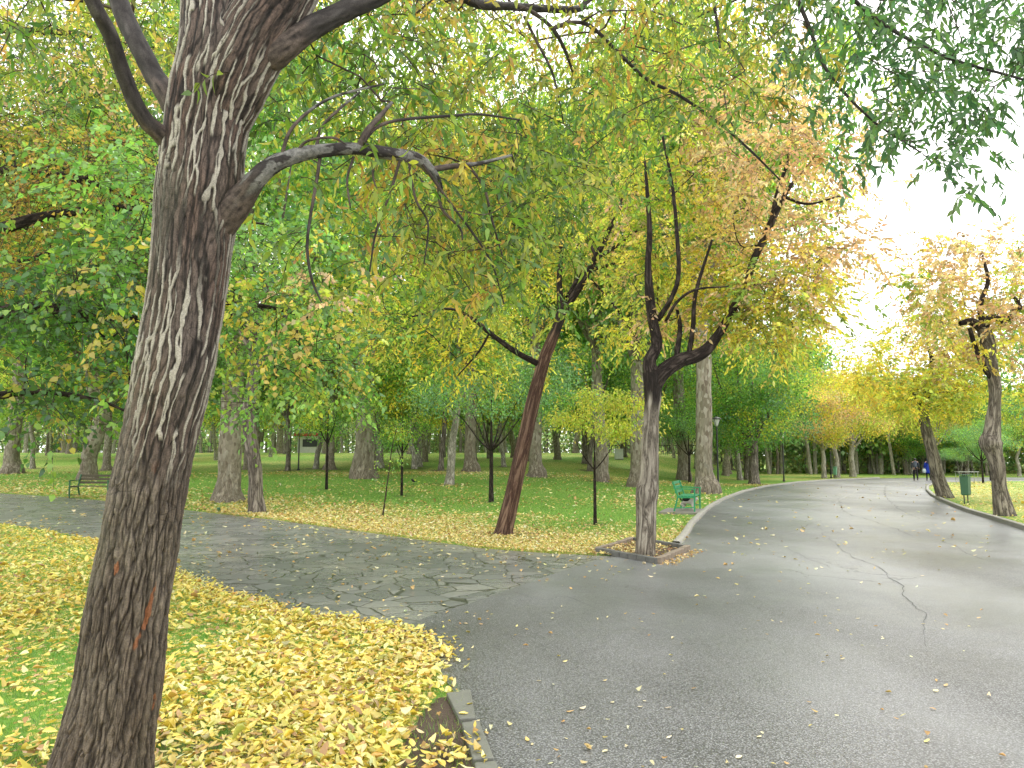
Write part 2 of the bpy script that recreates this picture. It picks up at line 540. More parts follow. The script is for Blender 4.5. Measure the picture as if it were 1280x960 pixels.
def crown_sprays(name, centers, cols, parent, mat, k, m, spread, tlen, L, W, kind='lens', droop=.4, flat=.7, jit=.24, twigmat=None):
    nt_ = len(centers) * k
    c = np.repeat(centers, k, axis=0); cc = np.repeat(cols, k, axis=0)
    off = rng.normal(size=(nt_, 3)) * np.array([1, 1, flat])
    o = c + off * spread
    d = unit(unit(off) * .9 + rng.normal(size=(nt_, 3)) * .45 + np.array([0, 0, -droop * .35]))
    ln = tlen * rng.uniform(.5, 1.25, nt_)
    side = unit(np.cross(d, np.array([0, 0, 1.0]) + rng.normal(0, .3, (nt_, 3))))
    t = np.linspace(.12, 1, m)
    sag = (droop * .45) * ln[:, None] * t[None] ** 2
    pos = o[:, None] + d[:, None] * (ln[:, None] * t[None])[..., None] - np.array([0, 0, 1.0]) * sag[..., None]
    sg = np.where(np.arange(m) % 2 == 0, 1.0, -1.0)[None, :, None]; sg = np.broadcast_to(sg, (nt_, m, 1)).copy(); sg[:, -1] = 0
    D = d[:, None] * .75 + side[:, None] * sg * .85 + rng.normal(0, .28, (nt_, m, 3)) + np.array([0, 0, -droop])
    n = nt_ * m
    tone = np.exp(rng.normal(0, .16, (nt_, 1)))
    C = jitter_col(np.repeat(cc * tone, m, axis=0), n, jit * .75)
    V, Q, Tt, CC = leaves_geo(pos.reshape(-1, 3), D.reshape(-1, 3), L * rng.uniform(.6, 1.25, n), W * rng.uniform(.7, 1.2, n), C, kind)
    ob = mesh_np(name, V, quads=Q, tris=Tt, mat=mat, parent=parent, col=CC)
    if twigmat:
        e = pos[:, -1]; mid = pos[:, m // 2]
        up = np.cross(d, side)
        r0 = .0032
        ring = lambda p, r: np.stack([p + side * r, p - side * r * .5 + up * r * .87, p - side * r * .5 - up * r * .87], 1)
        Vt = np.concatenate([ring(c * .5 + o * .5, r0), ring(mid, r0 * .7), ring(e, r0 * .35)], 1)
        b = np.arange(nt_)[:, None] * 9
        Qt = np.concatenate([b + np.array([[g, (g + 1) % 3, 3 + (g + 1) % 3, 3 + g]]) for g in range(3)] + [b + np.array([[3 + g, 3 + (g + 1) % 3, 6 + (g + 1) % 3, 6 + g]]) for g in range(3)])
        mesh_np('twigs', Vt.reshape(-1, 3), quads=Qt, mat=twigmat, parent=ob, attrs={'bk': Vt.reshape(-1, 3)})
    return ob

def region(poly, n, z0, z1, thr=-.25, nsc=1.1, seed=1):
    """points spread in a piece of air seen through poly between two depths, clumped by noise"""
    poly = np.array(poly, float); out = []
    lo, hi = poly.min(0), poly.max(0)
    tries = 0
    while len(out) < n and tries < 200:
        tries += 1
        u = rng.uniform(lo[0], hi[0], 400); v = rng.uniform(lo[1], hi[1], 400)
        k = inside(poly, u, v)
        z = z0 + (z1 - z0) * rng.random(400)
        for a, b, c in zip(u[k], v[k], z[k]):
            p = P(a, b, c)
            if pn(p[None] * nsc, seed)[0] > thr: out.append(p)
    return np.array(out[:n])

exec_marker = None
# ================================================================== GROUND LAYOUT
def GL(pts): return [G(u, v) for (u, v) in pts]
path_up_px = [(-330, 605), (-150, 610), (0, 617), (80, 622), (150, 628), (250, 640), (340, 650), (450, 665), (530, 676), (600, 686), (680, 692), (760, 696), (860, 700)]
path_lo_px = [(-330, 632), (-150, 640), (0, 655), (60, 664), (120, 676), (170, 695), (215, 722), (270, 742), (330, 762), (440, 786), (500, 800), (560, 803), (640, 800)]
path_up = np.array(GL(path_up_px)); path_lo = np.array(GL(path_lo_px))
asph_px = [(640, 1100), (612, 965), (592, 908), (567, 868), (542, 832), (512, 797), (504, 786), (530, 775), (560, 764), (590, 755), (620, 744), (660, 730), (700, 716), (745, 702), (800, 693),
           (850, 684), (860, 672), (868, 657), (878, 646), (890, 635), (907, 625), (930, 615.5), (960, 608.5), (1000, 603.5), (1040, 600.5), (1100, 598), (1180, 597), (1300, 597), (1500, 597.5)]
asph = GL(asph_px)
asph = [(p[0], p[1]) for p in asph] + [(150, 40), (60, -6), (.35, -6)]
rl_px = [(1700, 800), (1400, 702), (1280, 661), (1245, 650), (1215, 641), (1195, 633.5), (1180, 627), (1168, 620.5), (1161, 614), (1161, 609.5), (1168, 606), (1182, 604), (1220, 603), (1300, 602), (1500, 601.5)]
rlawn = [(p[0], p[1]) for p in GL(rl_px)] + [(110, 35)]
fg_poly_px = [(-2500, 640), (-330, 632), (0, 655), (60, 664), (120, 676), (170, 697), (215, 724), (262, 745), (300, 752), (340, 768), (400, 778), (440, 783), (480, 786), (500, 796), (520, 803), (545, 832), (572, 862), (592, 905), (612, 965), (650, 1120)]
fg_poly = [(p[0], p[1]) for p in GL(fg_poly_px)] + [(.3, -2), (-12, -2)]
lawn_edge = [(p[0], p[1]) for p in path_up]

soil_poly = [(p[0], p[1]) for p in GL([(490, 1010), (500, 940), (520, 900), (548, 872), (572, 870), (595, 905), (615, 965), (640, 1060)])]

def litter(x, y):
    """share of the ground hidden by fallen leaves"""
    x = np.asarray(x, float); y = np.asarray(y, float)
    q = np.stack([x, y, 0 * x], -1).reshape(-1, 3)
    n1 = pn(q * .35, 21).reshape(x.shape); n2 = pn(q * 1.3, 22).reshape(x.shape); n3 = pn(q * .12, 23).reshape(x.shape)
    fg = inside(fg_poly, x, y)
    d = poly_dist(lawn_edge, x, y)
    far = np.clip(1.15 - d / 6.0 + n1 * .35, 0, 1) ** 1.5 * .95
    far = np.where(x < -9, far * .35, far)
    far = np.maximum(far, np.clip(.05 + n3 * .18 + n1 * .08, .012, .4))
    far = np.where(y > 45, np.maximum(far, np.clip(.22 + n3 * .4, 0, .6)), far)
    near = np.clip(.80 + n1 * .25 + n2 * .45, .12, .97)
    gp = smooth01((-1.9 - x) / 1.0) * smooth01((9.0 - y) / 4)      # the greener corner
    near = near * (1 - gp * .50)
    near = near * np.where(x < -2.5, .9, 1)
    soil = inside(soil_poly, x, y)
    near = np.where(soil, np.clip(.20 + n2 * .35, .03, .45), near)
    r = np.where(fg, near, far)
    rl = inside(rlawn, x, y)
    dr = poly_dist(rlawn[:12], x, y)
    r = np.where(rl, np.clip(.12 + .5 * np.exp(-((dr - 2.2) / 2.0) ** 2) + n1 * .3, .04, .8), r)
    return r

# ground sheet
def axis(lo, hi, n, k):
    t = np.linspace(-1, 1, n); 
    s = np.sinh(k * t) / np.sinh(k)
    return np.where(s < 0, -s * lo, s * hi)
gx = axis(-260, 260, 520, 6.5); gy = 5 + axis(-12, 600, 620, 7.0)
gy = np.unique(gy)
XX, YY = np.meshgrid(gx, gy)
ZZ = terrain(XX, YY)
Vg = np.stack([XX, YY, ZZ], -1).reshape(-1, 3)
nx, ny = len(gx), len(gy)
i = np.arange(ny - 1)[:, None] * nx; k = np.arange(nx - 1)[None]
Qg = np.stack([i + k, i + k + 1, i + nx + k + 1, i + nx + k], -1).reshape(-1, 4)
lit = litter(XX, YY).reshape(-1)
soil = inside(soil_poly, XX, YY).astype(float).reshape(-1)
colg = np.stack([lit, soil, 0 * lit], -1)

def ground_mat(name, use_attr=True):
    m, nt, out = new_mat(name)
    co = objco(nt)
    n1 = noise(nt, co, .35, 4); n2 = noise(nt, co, 40, 3, .7); n3 = noise(nt, co, 3.0, 3)
    g = mixc(nt, n1, (.14, .31, .04), (.25, .46, .06))
    g = mixc(nt, math_(nt, 'MULTIPLY', n2, .8), g, (.065, .14, .03))
    g = mixc(nt, ramp(nt, n3, [(.45, 0.), (.75, .45)]), g, (.26, .35, .08))
    sep = nt.nodes.new('ShaderNodeSeparateColor'); nt.links.new(attr(nt, 'Col'), sep.inputs[0])
    # leaf flakes: voronoi cells chosen at random
    tot = None; hh = n2
    for sc in (15.0, 23.0):
        mp = mapping(nt, co, (1, 1, .01))
        vn_ = nt.nodes.new('ShaderNodeTexVoronoi'); vn_.inputs['Scale'].default_value = sc; nt.links.new(mp, vn_.inputs['Vector'])
        s2 = nt.nodes.new('ShaderNodeSeparateColor'); nt.links.new(vn_.outputs['Color'], s2.inputs[0])
        on = math_(nt, 'LESS_THAN', s2.outputs[0], math_(nt, 'MULTIPLY', sep.outputs[0], .9))
        inn = math_(nt, 'LESS_THAN', vn_.outputs['Distance'], .55 if sc < 20 else .5)
        f = math_(nt, 'MULTIPLY', on, inn)
        lc = ramp(nt, s2.outputs[1], [(0, (.62, .45, .10)), (.3, (.74, .62, .24)), (.55, (.60, .48, .13)), (.75, (.45, .28, .10)), (.88, (.76, .68, .36)), (1, (.3, .17, .07))])
        g0 = g
        g = mixc(nt, f, g0, lc)
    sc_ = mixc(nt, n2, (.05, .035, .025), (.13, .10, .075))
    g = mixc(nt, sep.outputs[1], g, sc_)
    principled(nt, out, g, .85, bump(nt, n2, .6, .03), .2)
    return m
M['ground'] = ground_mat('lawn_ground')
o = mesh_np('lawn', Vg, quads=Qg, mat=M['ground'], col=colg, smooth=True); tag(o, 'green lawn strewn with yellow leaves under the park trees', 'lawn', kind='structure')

# asphalt
def asphalt_mat():
    m, nt, out = new_mat('wet_asphalt'); co = objco(nt)
    n1 = noise(nt, co, 75, 3, .75); n2 = noise(nt, co, .45, 5, .6); n3 = noise(nt, mapping(nt, co, (1, .35, 1)), .22, 4, .55); v = voro(nt, co, 85)
    v2 = voro(nt, co, 120, 'F1', 'Color'); s2 = nt.nodes.new('ShaderNodeSeparateColor'); nt.links.new(v2, s2.inputs[0])
    c = mixc(nt, n2, (.135, .138, .143), (.20, .205, .212))
    c = mixc(nt, ramp(nt, s2.outputs[0], [(.5, 0.), (.85, .6)]), c, (.40, .41, .42))
    c = mixc(nt, ramp(nt, v, [(.25, 0.), (.62, .85)]), c, (.025, .025, .026))
    c = mixc(nt, ramp(nt, n3, [(.40, .0), (.60, .45)]), c, (.36, .37, .385))
    # cracks
    wv = nt.nodes.new('ShaderNodeVectorMath'); wv.operation = 'ADD'
    wn = nt.nodes.new('ShaderNodeTexNoise'); wn.inputs['Scale'].default_value = 1.6; wn.inputs['Detail'].default_value = 5; nt.links.new(co, wn.inputs['Vector'])
    nt.links.new(co, wv.inputs[0]); nt.links.new(wn.outputs['Color'], wv.inputs[1])
    ed = voro(nt, mapping(nt, wv.outputs[0], (1, .4, 1)), .42, 'DISTANCE_TO_EDGE')
    cr = ramp(nt, ed, [(0, 1.), (.0028, 0.7), (.006, 0.)])
    msk = ramp(nt, noise(nt, co, .3, 2), [(.55, 0.), (.63, 1.)])
    crm = math_(nt, 'MULTIPLY', cr, msk)
    c = mixc(nt, math_(nt, 'MULTIPLY', crm, .7), c, (.04, .04, .04))
    rgh = math_(nt, 'MULTIPLY_ADD', ramp(nt, n2, [(.38, 0.), (.62, 1.)]), .16, .25)
    rgh = math_(nt, 'ADD', rgh, math_(nt, 'MULTIPLY', n1, .12))
    h = math_(nt, 'ADD', math_(nt, 'MULTIPLY', v, -.6), math_(nt, 'MULTIPLY', crm, -2.0))
    h = math_(nt, 'ADD', h, math_(nt, 'MULTIPLY', n1, .5))
    principled(nt, out, c, rgh, bump(nt, h, .5, .004), .5)
    return m
def flat_sheet(name, poly, z, mat, col=None, sub=False):
    tri = tessellate_polygon([[Vector((p[0], p[1], 0)) for p in poly]])
    V = np.array([(p[0], p[1], z) for p in poly], float)
    c = None
    tri = np.array([list(t) for t in tri])
    a, b, cc = V[tri[:, 0]], V[tri[:, 1]], V[tri[:, 2]]
    nz = np.cross(b - a, cc - a)[:, 2]; tri[nz < 0] = tri[nz < 0][:, ::-1]
    if col is not None: c = np.tile(np.array(col, float), (len(V), 1))
    return mesh_np(name, V, tris=tri, mat=mat, col=c)
M['asphalt'] = asphalt_mat()
o = flat_sheet('road', asph, .014, M['asphalt']); tag(o, 'wide wet grey asphalt park road curving away', 'road', kind='structure')

# right lawn: its own small grid, clipped to the outline
def fill_lawn(poly, z):
    # ring of boundary + interior grid through constrained triangulation
    from mathutils.geometry import delaunay_2d_cdt
    pts = [Vector((p[0], p[1])) for p in poly]; nb = len(pts)
    edges = [(i, (i + 1) % nb) for i in range(nb)]
    xs = np.arange(8, 60, .8); ys = np.arange(8, 75, .8)
    A, B = np.meshgrid(xs, ys); A = A.ravel() + rng.uniform(-.2, .2, A.size); B = B.ravel() + rng.uniform(-.2, .2, B.size)
    k = inside(poly, A, B) & (poly_dist(list(poly) + [poly[0]], A, B) > .3)
    pts += [Vector((a, b)) for a, b in zip(A[k], B[k])]
    vs, es, fs, *_ = delaunay_2d_cdt(pts, edges, [], 1, 1e-5)
    V = np.array([(v.x, v.y, z) for v in vs]); T = np.array([list(f) for f in fs if len(f) == 3])
    return V, T
V, Tt = fill_lawn(rlawn, .05)
cl = np.stack([litter(V[:, 0], V[:, 1]), 0 * V[:, 0], 0 * V[:, 0]], -1)
o = mesh_np('lawn', V, tris=Tt, mat=M['ground'], col=cl); tag(o, 'strip of lawn with fallen leaves right of the road', 'lawn', kind='structure')

# flagstone path
def resample(poly, n):
    poly = np.asarray(poly); d = np.concatenate([[0], np.cumsum(np.linalg.norm(np.diff(poly[:, :2], axis=0), axis=1))])
    t = np.linspace(0, d[-1], n)
    return np.stack([np.interp(t, d, poly[:, 0]), np.interp(t, d, poly[:, 1])], -1)
A = resample(path_up, 220); B = resample(path_lo, 220)
t = np.linspace(0, 1, 60)[None, :, None]
g2 = A[:, None] * (1 - t) + B[:, None] * t
Vp = np.concatenate([g2, (terrain(g2[..., 0], g2[..., 1]) + .008)[..., None]], -1).reshape(-1, 3)
i = np.arange(219)[:, None] * 60; k = np.arange(59)[None]
Qp = np.stack([i + k, i + 60 + k, i + 60 + k + 1, i + k + 1], -1).reshape(-1, 4)[:, ::-1]
def flag_mat():
    m, nt, out = new_mat('wet_flagstone'); co = objco(nt)
    wv = nt.nodes.new('ShaderNodeVectorMath'); wv.operation = 'MULTIPLY_ADD'
    wn = nt.nodes.new('ShaderNodeTexNoise'); wn.inputs['Scale'].default_value = 3; nt.links.new(co, wn.inputs['Vector'])
    nt.links.new(wn.outputs['Color'], wv.inputs[0]); wv.inputs[1].default_value = (.12, .12, 0); nt.links.new(co, wv.inputs[2])
    c2 = mapping(nt, wv.outputs[0], (1, 1, .001))
    ed = voro(nt, c2, 2.6, 'DISTANCE_TO_EDGE', rnd=1)
    cc = voro(nt, c2, 2.6, 'F1', 'Color'); s = nt.nodes.new('ShaderNodeSeparateColor'); nt.links.new(cc, s.inputs[0])
    n1 = noise(nt, co, 14, 5, .7); n2 = noise(nt, co, .5, 4)
    c = ramp(nt, s.outputs[0], [(0, (.18, .185, .19)), (.5, (.235, .24, .245)), (1, (.32, .32, .315))])
    c = mixc(nt, math_(nt, 'MULTIPLY', n1, .6), c, (.09, .09, .088))
    c = mixc(nt, ramp(nt, n2, [(.5, 0.), (.66, .55)]), c, (.33, .32, .28))
    joint = ramp(nt, ed, [(.012, 1.), (.035, 0.)])
    c = mixc(nt, math_(nt, 'MULTIPLY', joint, .85), c, (.022, .022, .018))
    rg = math_(nt, 'MULTIPLY_ADD', s.outputs[1], .10, math_(nt, 'MULTIPLY_ADD', n1, .22, .13))
    h = math_(nt, 'ADD', math_(nt, 'MULTIPLY', joint, -1.5), math_(nt, 'MULTIPLY', n1, .5))
    h = math_(nt, 'ADD', h, math_(nt, 'MULTIPLY', s.outputs[2], .5))
    principled(nt, out, c, rg, bump(nt, h, .45, .009), .6)
    return m
M['flag'] = flag_mat()
o = mesh_np('path', Vp, quads=Qp, mat=M['flag'], smooth=True); tag(o, 'wet flagstone footpath crossing from the left', 'path', kind='structure')

M['crack'] = plain('road_crack', (.13, .13, .13), .8, .2)
M['seam'] = plain('pale_sealed_seam', (.36, .36, .37), .45, .5)
def crack(px, w, mat, label, jag=.05):
    pts = np.array([G(u, v) for u, v in px]); pp, _ = catmull(pts, np.ones(len(pts)), .12)
    n = len(pp); t = np.gradient(pp, axis=0); t /= np.linalg.norm(t, axis=1)[:, None] + 1e-9
    nn = np.stack([-t[:, 1], t[:, 0], 0 * t[:, 0]], -1)
    off = pn(np.stack([pp[:, 0] * 2.2, pp[:, 1] * 1.2, 0 * pp[:, 0]], -1), 91) * jag * 1.6 + rng.normal(0, jag * .12, n)
    pp = pp + nn * off[:, None]
    ww = w * .42 * np.clip(.6 + .9 * pn(pp * 1.7, 92), .08, 1.6) * np.sin(np.linspace(.05, np.pi - .05, n)) ** .4
    V = np.stack([pp - nn * ww[:, None] / 2, pp + nn * ww[:, None] / 2], 1).reshape(-1, 3); V[:, 2] = .0185
    i = np.arange(n - 1)[:, None] * 2
    o = mesh_np('road_crack', V, quads=i + np.array([[0, 2, 3, 1]]), mat=mat); tag(o, label, 'crack', kind='structure')
crack([(1024, 655), (1032, 672), (1050, 684), (1070, 700), (1100, 712), (1128, 740), (1150, 775), (1163, 812)], .035, M['crack'], 'long crack wandering along the road', .07)
crack([(1048, 622), (1056, 640), (1090, 652), (1130, 666), (1152, 678)], .05, M['crack'], 'far crack in the road')
crack([(1108, 606), (1106, 618), (1120, 634), (1150, 650)], .07, M['crack'], 'farther crack in the road')
crack([(1175, 676), (1215, 694), (1250, 706), (1290, 716)], .035, M['crack'], 'crack near the right side')
crack([(985, 686), (1010, 698), (1040, 712)], .025, M['crack'], 'short crack')
crack([(640, 741), (680, 752), (705, 748), (750, 765)], .02, M['crack'], 'crack by the paving junction')
crack([(870, 672), (960, 672), (1030, 650)], .03, M['crack'], 'crack across the road bend')
crack([(1150, 606), (1085, 612), (1050, 625), (1044, 640)], .16, M['seam'], 'pale sealed seam', .03)
M['kerb'] = plain('pale_concrete', (.36, .35, .31), .75, .3, var=.3, scale=3)
M['kerb_dark'] = plain('damp_concrete', (.17, .175, .15), .55, .4, var=.35, scale=7, bm=.5)
def kerb(poly, w, h, name, label, mat):
    pl = resample(np.asarray(poly), max(20, int(2 * len(poly) * 4)))
    n = len(pl); tt = np.gradient(pl, axis=0); tt /= np.linalg.norm(tt, axis=1)[:, None]
    nn = np.stack([-tt[:, 1], tt[:, 0]], -1)
    z0 = terrain(pl[:, 0], pl[:, 1])
    prof = [(0, -.05), (0, h - .015), (.015, h), (w - .015, h), (w, h - .015), (w, -.05)]
    V = np.stack([np.concatenate([pl + nn * a, (z0 + b)[:, None]], 1) for a, b in prof], 1).reshape(-1, 3)
    m = len(prof); i = np.arange(n - 1)[:, None] * m; k = np.arange(m - 1)[None]
    Q = np.stack([i + k, i + k + 1, i + m + k + 1, i + m + k], -1).reshape(-1, 4)
    o = mesh_np(name, V, quads=Q, mat=mat); tag(o, label, 'kerb', kind='structure'); return o
kerb([a for a in asph[15:26]], .14, .10, 'kerb', 'pale concrete kerb along the left edge of the road', M['kerb'])
kerb([a for a in rlawn[0:11]][::-1], -.14, .11, 'kerb', 'pale concrete kerb around the right lawn', M['kerb'])

# near kerb stones
def stone(px, label, h=.07):
    pts = [G(u, v) for u, v in px]
    n = len(pts)
    V = [(p[0], p[1], -.02) for p in pts] + [(p[0], p[1], h) for p in pts]
    mb = MB().add(V, [tuple(range(n))[::-1], tuple(range(n, 2 * n))] + [(k, (k + 1) % n, n + (k + 1) % n, n + k) for k in range(n)])
    o = mb.build('kerb_stone', M['kerb_dark'], bevel=.008); tag(o, label, 'kerb stone', 'kerb stones at the lawn corner'); return o
stone([(574, 906), (595, 904), (588, 868), (558, 872)], 'grey kerb stone half buried under the heap of yellow leaves', .03)
stone([(591, 958), (618, 956), (599, 908), (577, 911)], 'whole worn grey kerb stone at bottom edge, beside asphalt', .035)
stone([(600, 1012), (636, 1008), (620, 960), (593, 962)], 'lowest kerb stone, cut by the bottom edge of the picture', .035)
print('ground', time.time() - T0)

# ================================================================== HERO TREE
def hero_disp(seed=0):
    def f(bk, r):
        # flare is in the radii; here the bark
        w = np.stack([pn(bk * np.array([5, 5, 2.2]), 31 + seed), pn(bk * np.array([5, 5, 2.2]), 32 + seed), 0 * r], -1)
        q = bk * np.array([1, 1, .085]) * 27 + w * .75
        th = np.arctan2(bk[:, 1], bk[:, 0]) / (2 * np.pi)
        Lz = bk[:, 2]
        def fam(kk, sd, slope, amp):
            ph = th * kk + slope * Lz + amp * pn(bk * np.array([4.5, 4.5, 1.5]), sd) + .42 * pn(bk * np.array([12, 12, 5.5]), sd + 1) + .16 * pn(bk * np.array([30, 30, 16]), sd + 2)
            idn = np.round(ph); dd = ph - idn; wr = np.mod(idn, kk)
            on = pn(np.stack([wr * 3.7 + sd, Lz * 2.1 + wr * 5.3, 0 * Lz], -1), sd + 3)
            wd = .075 + .085 * pn(np.stack([wr * 2.3, Lz * 3.5, 0 * Lz + .5], -1), sd + 4)
            return dd, on, wd
        d1, on1, w1 = fam(25, 133 + seed, .25, 1.3)
        d2, on2, w2 = fam(17, 143 + seed, -.8, 1.1)
        a = np.where(np.abs(d1) * 1.0 < np.abs(d2), d1, d2) * 2.2
        b = pn(bk * np.array([46, 46, 5.5]) + w, 34 + seed)
        fine = pn(bk * np.array([90, 90, 26]), 35 + seed); fine2 = pn(bk * np.array([170, 170, 80]), 36 + seed)
        flake = pn(bk * np.array([60, 60, 14]) + w * 2, 37 + seed)
        L = bk[:, 2]
        up = smooth01((L - 1.85 + .5 * pn(bk * np.array([3, 3, 1.5]), 38)) / .5)       # light streaks above, grey furrows below
        side = smooth01(.55 + 1.1 * pn(bk * np.array([2.6, 2.6, 1.1]), 48 + seed))
        rag = .05 * fine
        s1 = (1 - smooth01((np.abs(d1) - w1 - rag) / .05)) * smooth01((on1 + .26) / .08) * smooth01((w1 - .02) / .02)
        s2 = (1 - smooth01((np.abs(d2) - w2 * .8 - rag) / .05)) * smooth01((on2 + .06) / .08) * smooth01((w2 - .02) / .02)
        streak = np.maximum(s1, s2) * smooth01(side / .35)
        wid = np.where(np.abs(d1) < np.abs(d2), w1, w2) * 2.2; brk = 1.0
        furrow = 1 - smooth01((np.abs(a) * .8 + .25 * b + .1 * fine) / .22)
        ridge = smooth01((np.abs(a) + .3 * np.abs(b)) / .5)
        h_up = streak * .007 - (1 - smooth01(np.abs(b) / .12)) * .004 * (1 - streak) + flake * .002
        v2_ = pn(bk * np.array([75, 75, 7]) + w, 52 + seed); v3_ = pn(bk * np.array([34, 34, 4.0]) + w * .7, 53 + seed)
        fv = 1 - smooth01(np.abs(v2_) / .16); fv3 = 1 - smooth01(np.abs(v3_) / .12)
        furrow = np.clip(furrow * .45 * smooth01(.5 + on1 * 2) + fv * .5 + fv3 * .75, 0, 1)
        h_lo = -furrow * .010 + ridge * .004 + flake * .004 + v3_ * .006
        h = h_up * up + h_lo * (1 - up) + fine * .0016 + fine2 * .0008
        h = h + pn(bk * np.array([3, 3, 1.0]), 41 + seed) * .013 + pn(bk * np.array([9, 9, 2.5]), 47 + seed) * .004
        plate = np.abs(pn(bk * np.array([7, 7, 12]), 42 + seed))
        crack = (1 - smooth01(plate / .04)) * smooth01((pn(bk * np.array([6, 6, 6]), 43) - .2) / .2)
        h = h - crack * .003
        dark = np.array([.030, .023, .020]); red = np.array([.13, .083, .065]); cream = np.array([.43, .40, .34]); grey = np.array([.20, .17, .145]); lgrey = np.array([.33, .295, .255])
        tone = np.clip(.5 + .45 * fine + .35 * flake + .25 * fine2, 0, 1.1)[:, None]; tb = smooth01(.5 + .8 * pn(bk * np.array([5, 5, 2]), 44 + seed))[:, None]
        cu = (dark * (1 - tone) + (red * tb + np.array([.13, .105, .09]) * (1 - tb)) * tone) * (.65 + .7 * ridge)[:, None]
        edge = (1 - smooth01((np.abs(a) - wid - .08) / .2)) * (1 - streak) * brk
        cu = cu * (1 - .6 * edge[:, None]) * (.55 + .45 * smooth01(np.abs(b) / .14))[:, None]
        cu = cu * (1 - streak[:, None]) + cream * (.75 + .35 * tone) * streak[:, None]
        cl_ = (grey * (1 - tb) * .72 + lgrey * tb * .62) * (.30 + .75 * ridge)[:, None] * (.45 + .85 * tone) * np.array([1.0, .95, .9])
        cl_ = cl_ * (1 - .72 * furrow[:, None]) + dark * .8 * furrow[:, None]
        scar = smooth01((pn(bk * np.array([14, 14, 4.0]) + 3, 45 + seed) - .66 + .12 * fine) / .06)[:, None] * (1 - up)[:, None]
        cl_ = cl_ * (1 - scar * .8) + np.array([.33, .13, .06]) * scar * .8
        C = cu * up[:, None] + cl_ * (1 - up)[:, None]
        C = C * (1 - .55 * crack[:, None])
        moss = smooth01((pn(bk * np.array([4, 4, 2]), 46) - .1) / .5)[:, None] * .12
        C = C * (1 - moss) + np.array([.12, .13, .06]) * moss
        return h, np.clip(C * .84, .005, .8)
    return f

def limb_disp(style):
    def f(bk, r):
        n1 = pn(bk * np.array([60, 60, 18]), 51); n2 = pn(bk * np.array([26, 26, 8]), 52); n3 = pn(bk * np.array([60, 60, 60]), 53)
        h = (n1 * .0025 + n2 * .004) * np.minimum(1, r / .05)
        ring = 1 - smooth01(np.abs(((bk[:, 2] * 6 + n2 * .6) % 1) - .5) / .06)
        if style == 'silver':
            k = smooth01((n2 + .5 * n1 + .3 * n3 + .25 - .30 * smooth01((bk[:, 2] - .1) / .5)) / .12)[:, None]
            c = np.array([.22, .215, .20]) * (1 - k) + np.array([.035, .03, .028]) * k
            h = h + ring * .002
            c = c * (1 - .5 * ring[:, None]) * (.75 + .35 * n3[:, None] + .25 * n1[:, None])
        else:
            c = np.array([.035, .030, .028]) * (1 + .7 * n1[:, None]) + np.array([.05, .046, .043]) * smooth01(n2 * 2 - .2)[:, None]
            c = c * (1 - .5 * ring[:, None])
        col = smooth01((.34 + .12 * n2 - bk[:, 2]) / .14)[:, None]
        c = c * (1 - col) + (np.array([.13, .10, .085]) * (.8 + .7 * n1[:, None] + .4 * n3[:, None]) * .75) * col
        return h, np.clip(c, .006, .8)
    return f

def vcol_bark(name, rough=.8):
    m, nt, out = new_mat(name); bk = attr(nt, 'bk', 'Vector')
    n = noise(nt, bk, 160, 3, .7); n2 = noise(nt, mapping(nt, bk, (1, 1, .2)), 60, 3)
    c = mixc(nt, 1.0, attr(nt, 'Col'), ramp(nt, n, [(.25, .55), (.7, 1.3)]), 'MULTIPLY')
    h = math_(nt, 'ADD', n, n2)
    principled(nt, out, c, rough, bump(nt, h, .55, .004), .3)
    return m
M['bark_hero'] = vcol_bark('streaked_bark')

def px_limb(spec):
    """spec: (u, v, width px, zc)"""
    return [P(u, v, z) for u, v, w, z in spec], [w / 2 * z / F_PX for u, v, w, z in spec]

hero_base = P(122, 985, 3.62); hero_base[2] = 0
hero = thing('leaning_tree', 'large leaning tree in the foreground with white streaked bark and narrow leaves', 'tree', hero_base)
HB = hero_base.copy()
ht = Tree(60000)
zt = 3.55
trunk_spec = [(112, 1060, 182, 3.6), (120, 1005, 158, 3.58), (128, 960, 135, zt), (139, 905, 121, zt), (150, 850, 114, zt), (161, 760, 107, zt), (176, 680, 101, zt), (187, 610, 99, zt), (202, 540, 98, 3.56), (217, 470, 102, 3.58),
              (226, 420, 101, 3.6), (233, 375, 101, 3.62), (242, 300, 104, 3.64), (250, 240, 111, 3.66), (257, 180, 107, 3.68), (266, 120, 110, 3.7), (280, 70, 116, 3.72), (276, 10, 100, 3.76), (268, -60, 88, 3.8)]
p_, r_ = px_limb(trunk_spec); r_ = [q * .88 for q in r_]
ti = ht.limb(np.array(p_) - HB, r_, sides=560, disp=hero_disp(0), mspace=.0038)
p3, r3 = px_limb([(270, -40, 89, 3.79), (262, -180, 80, 3.9), (270, -330, 66, 4.0), (300, -520, 40, 4.2)])
ti += ht.limb(np.array(p3) - HB, [q * .87 for q in r3], ti[-1], sides=60, disp=hero_disp(0), mspace=.05, L0=3.3)
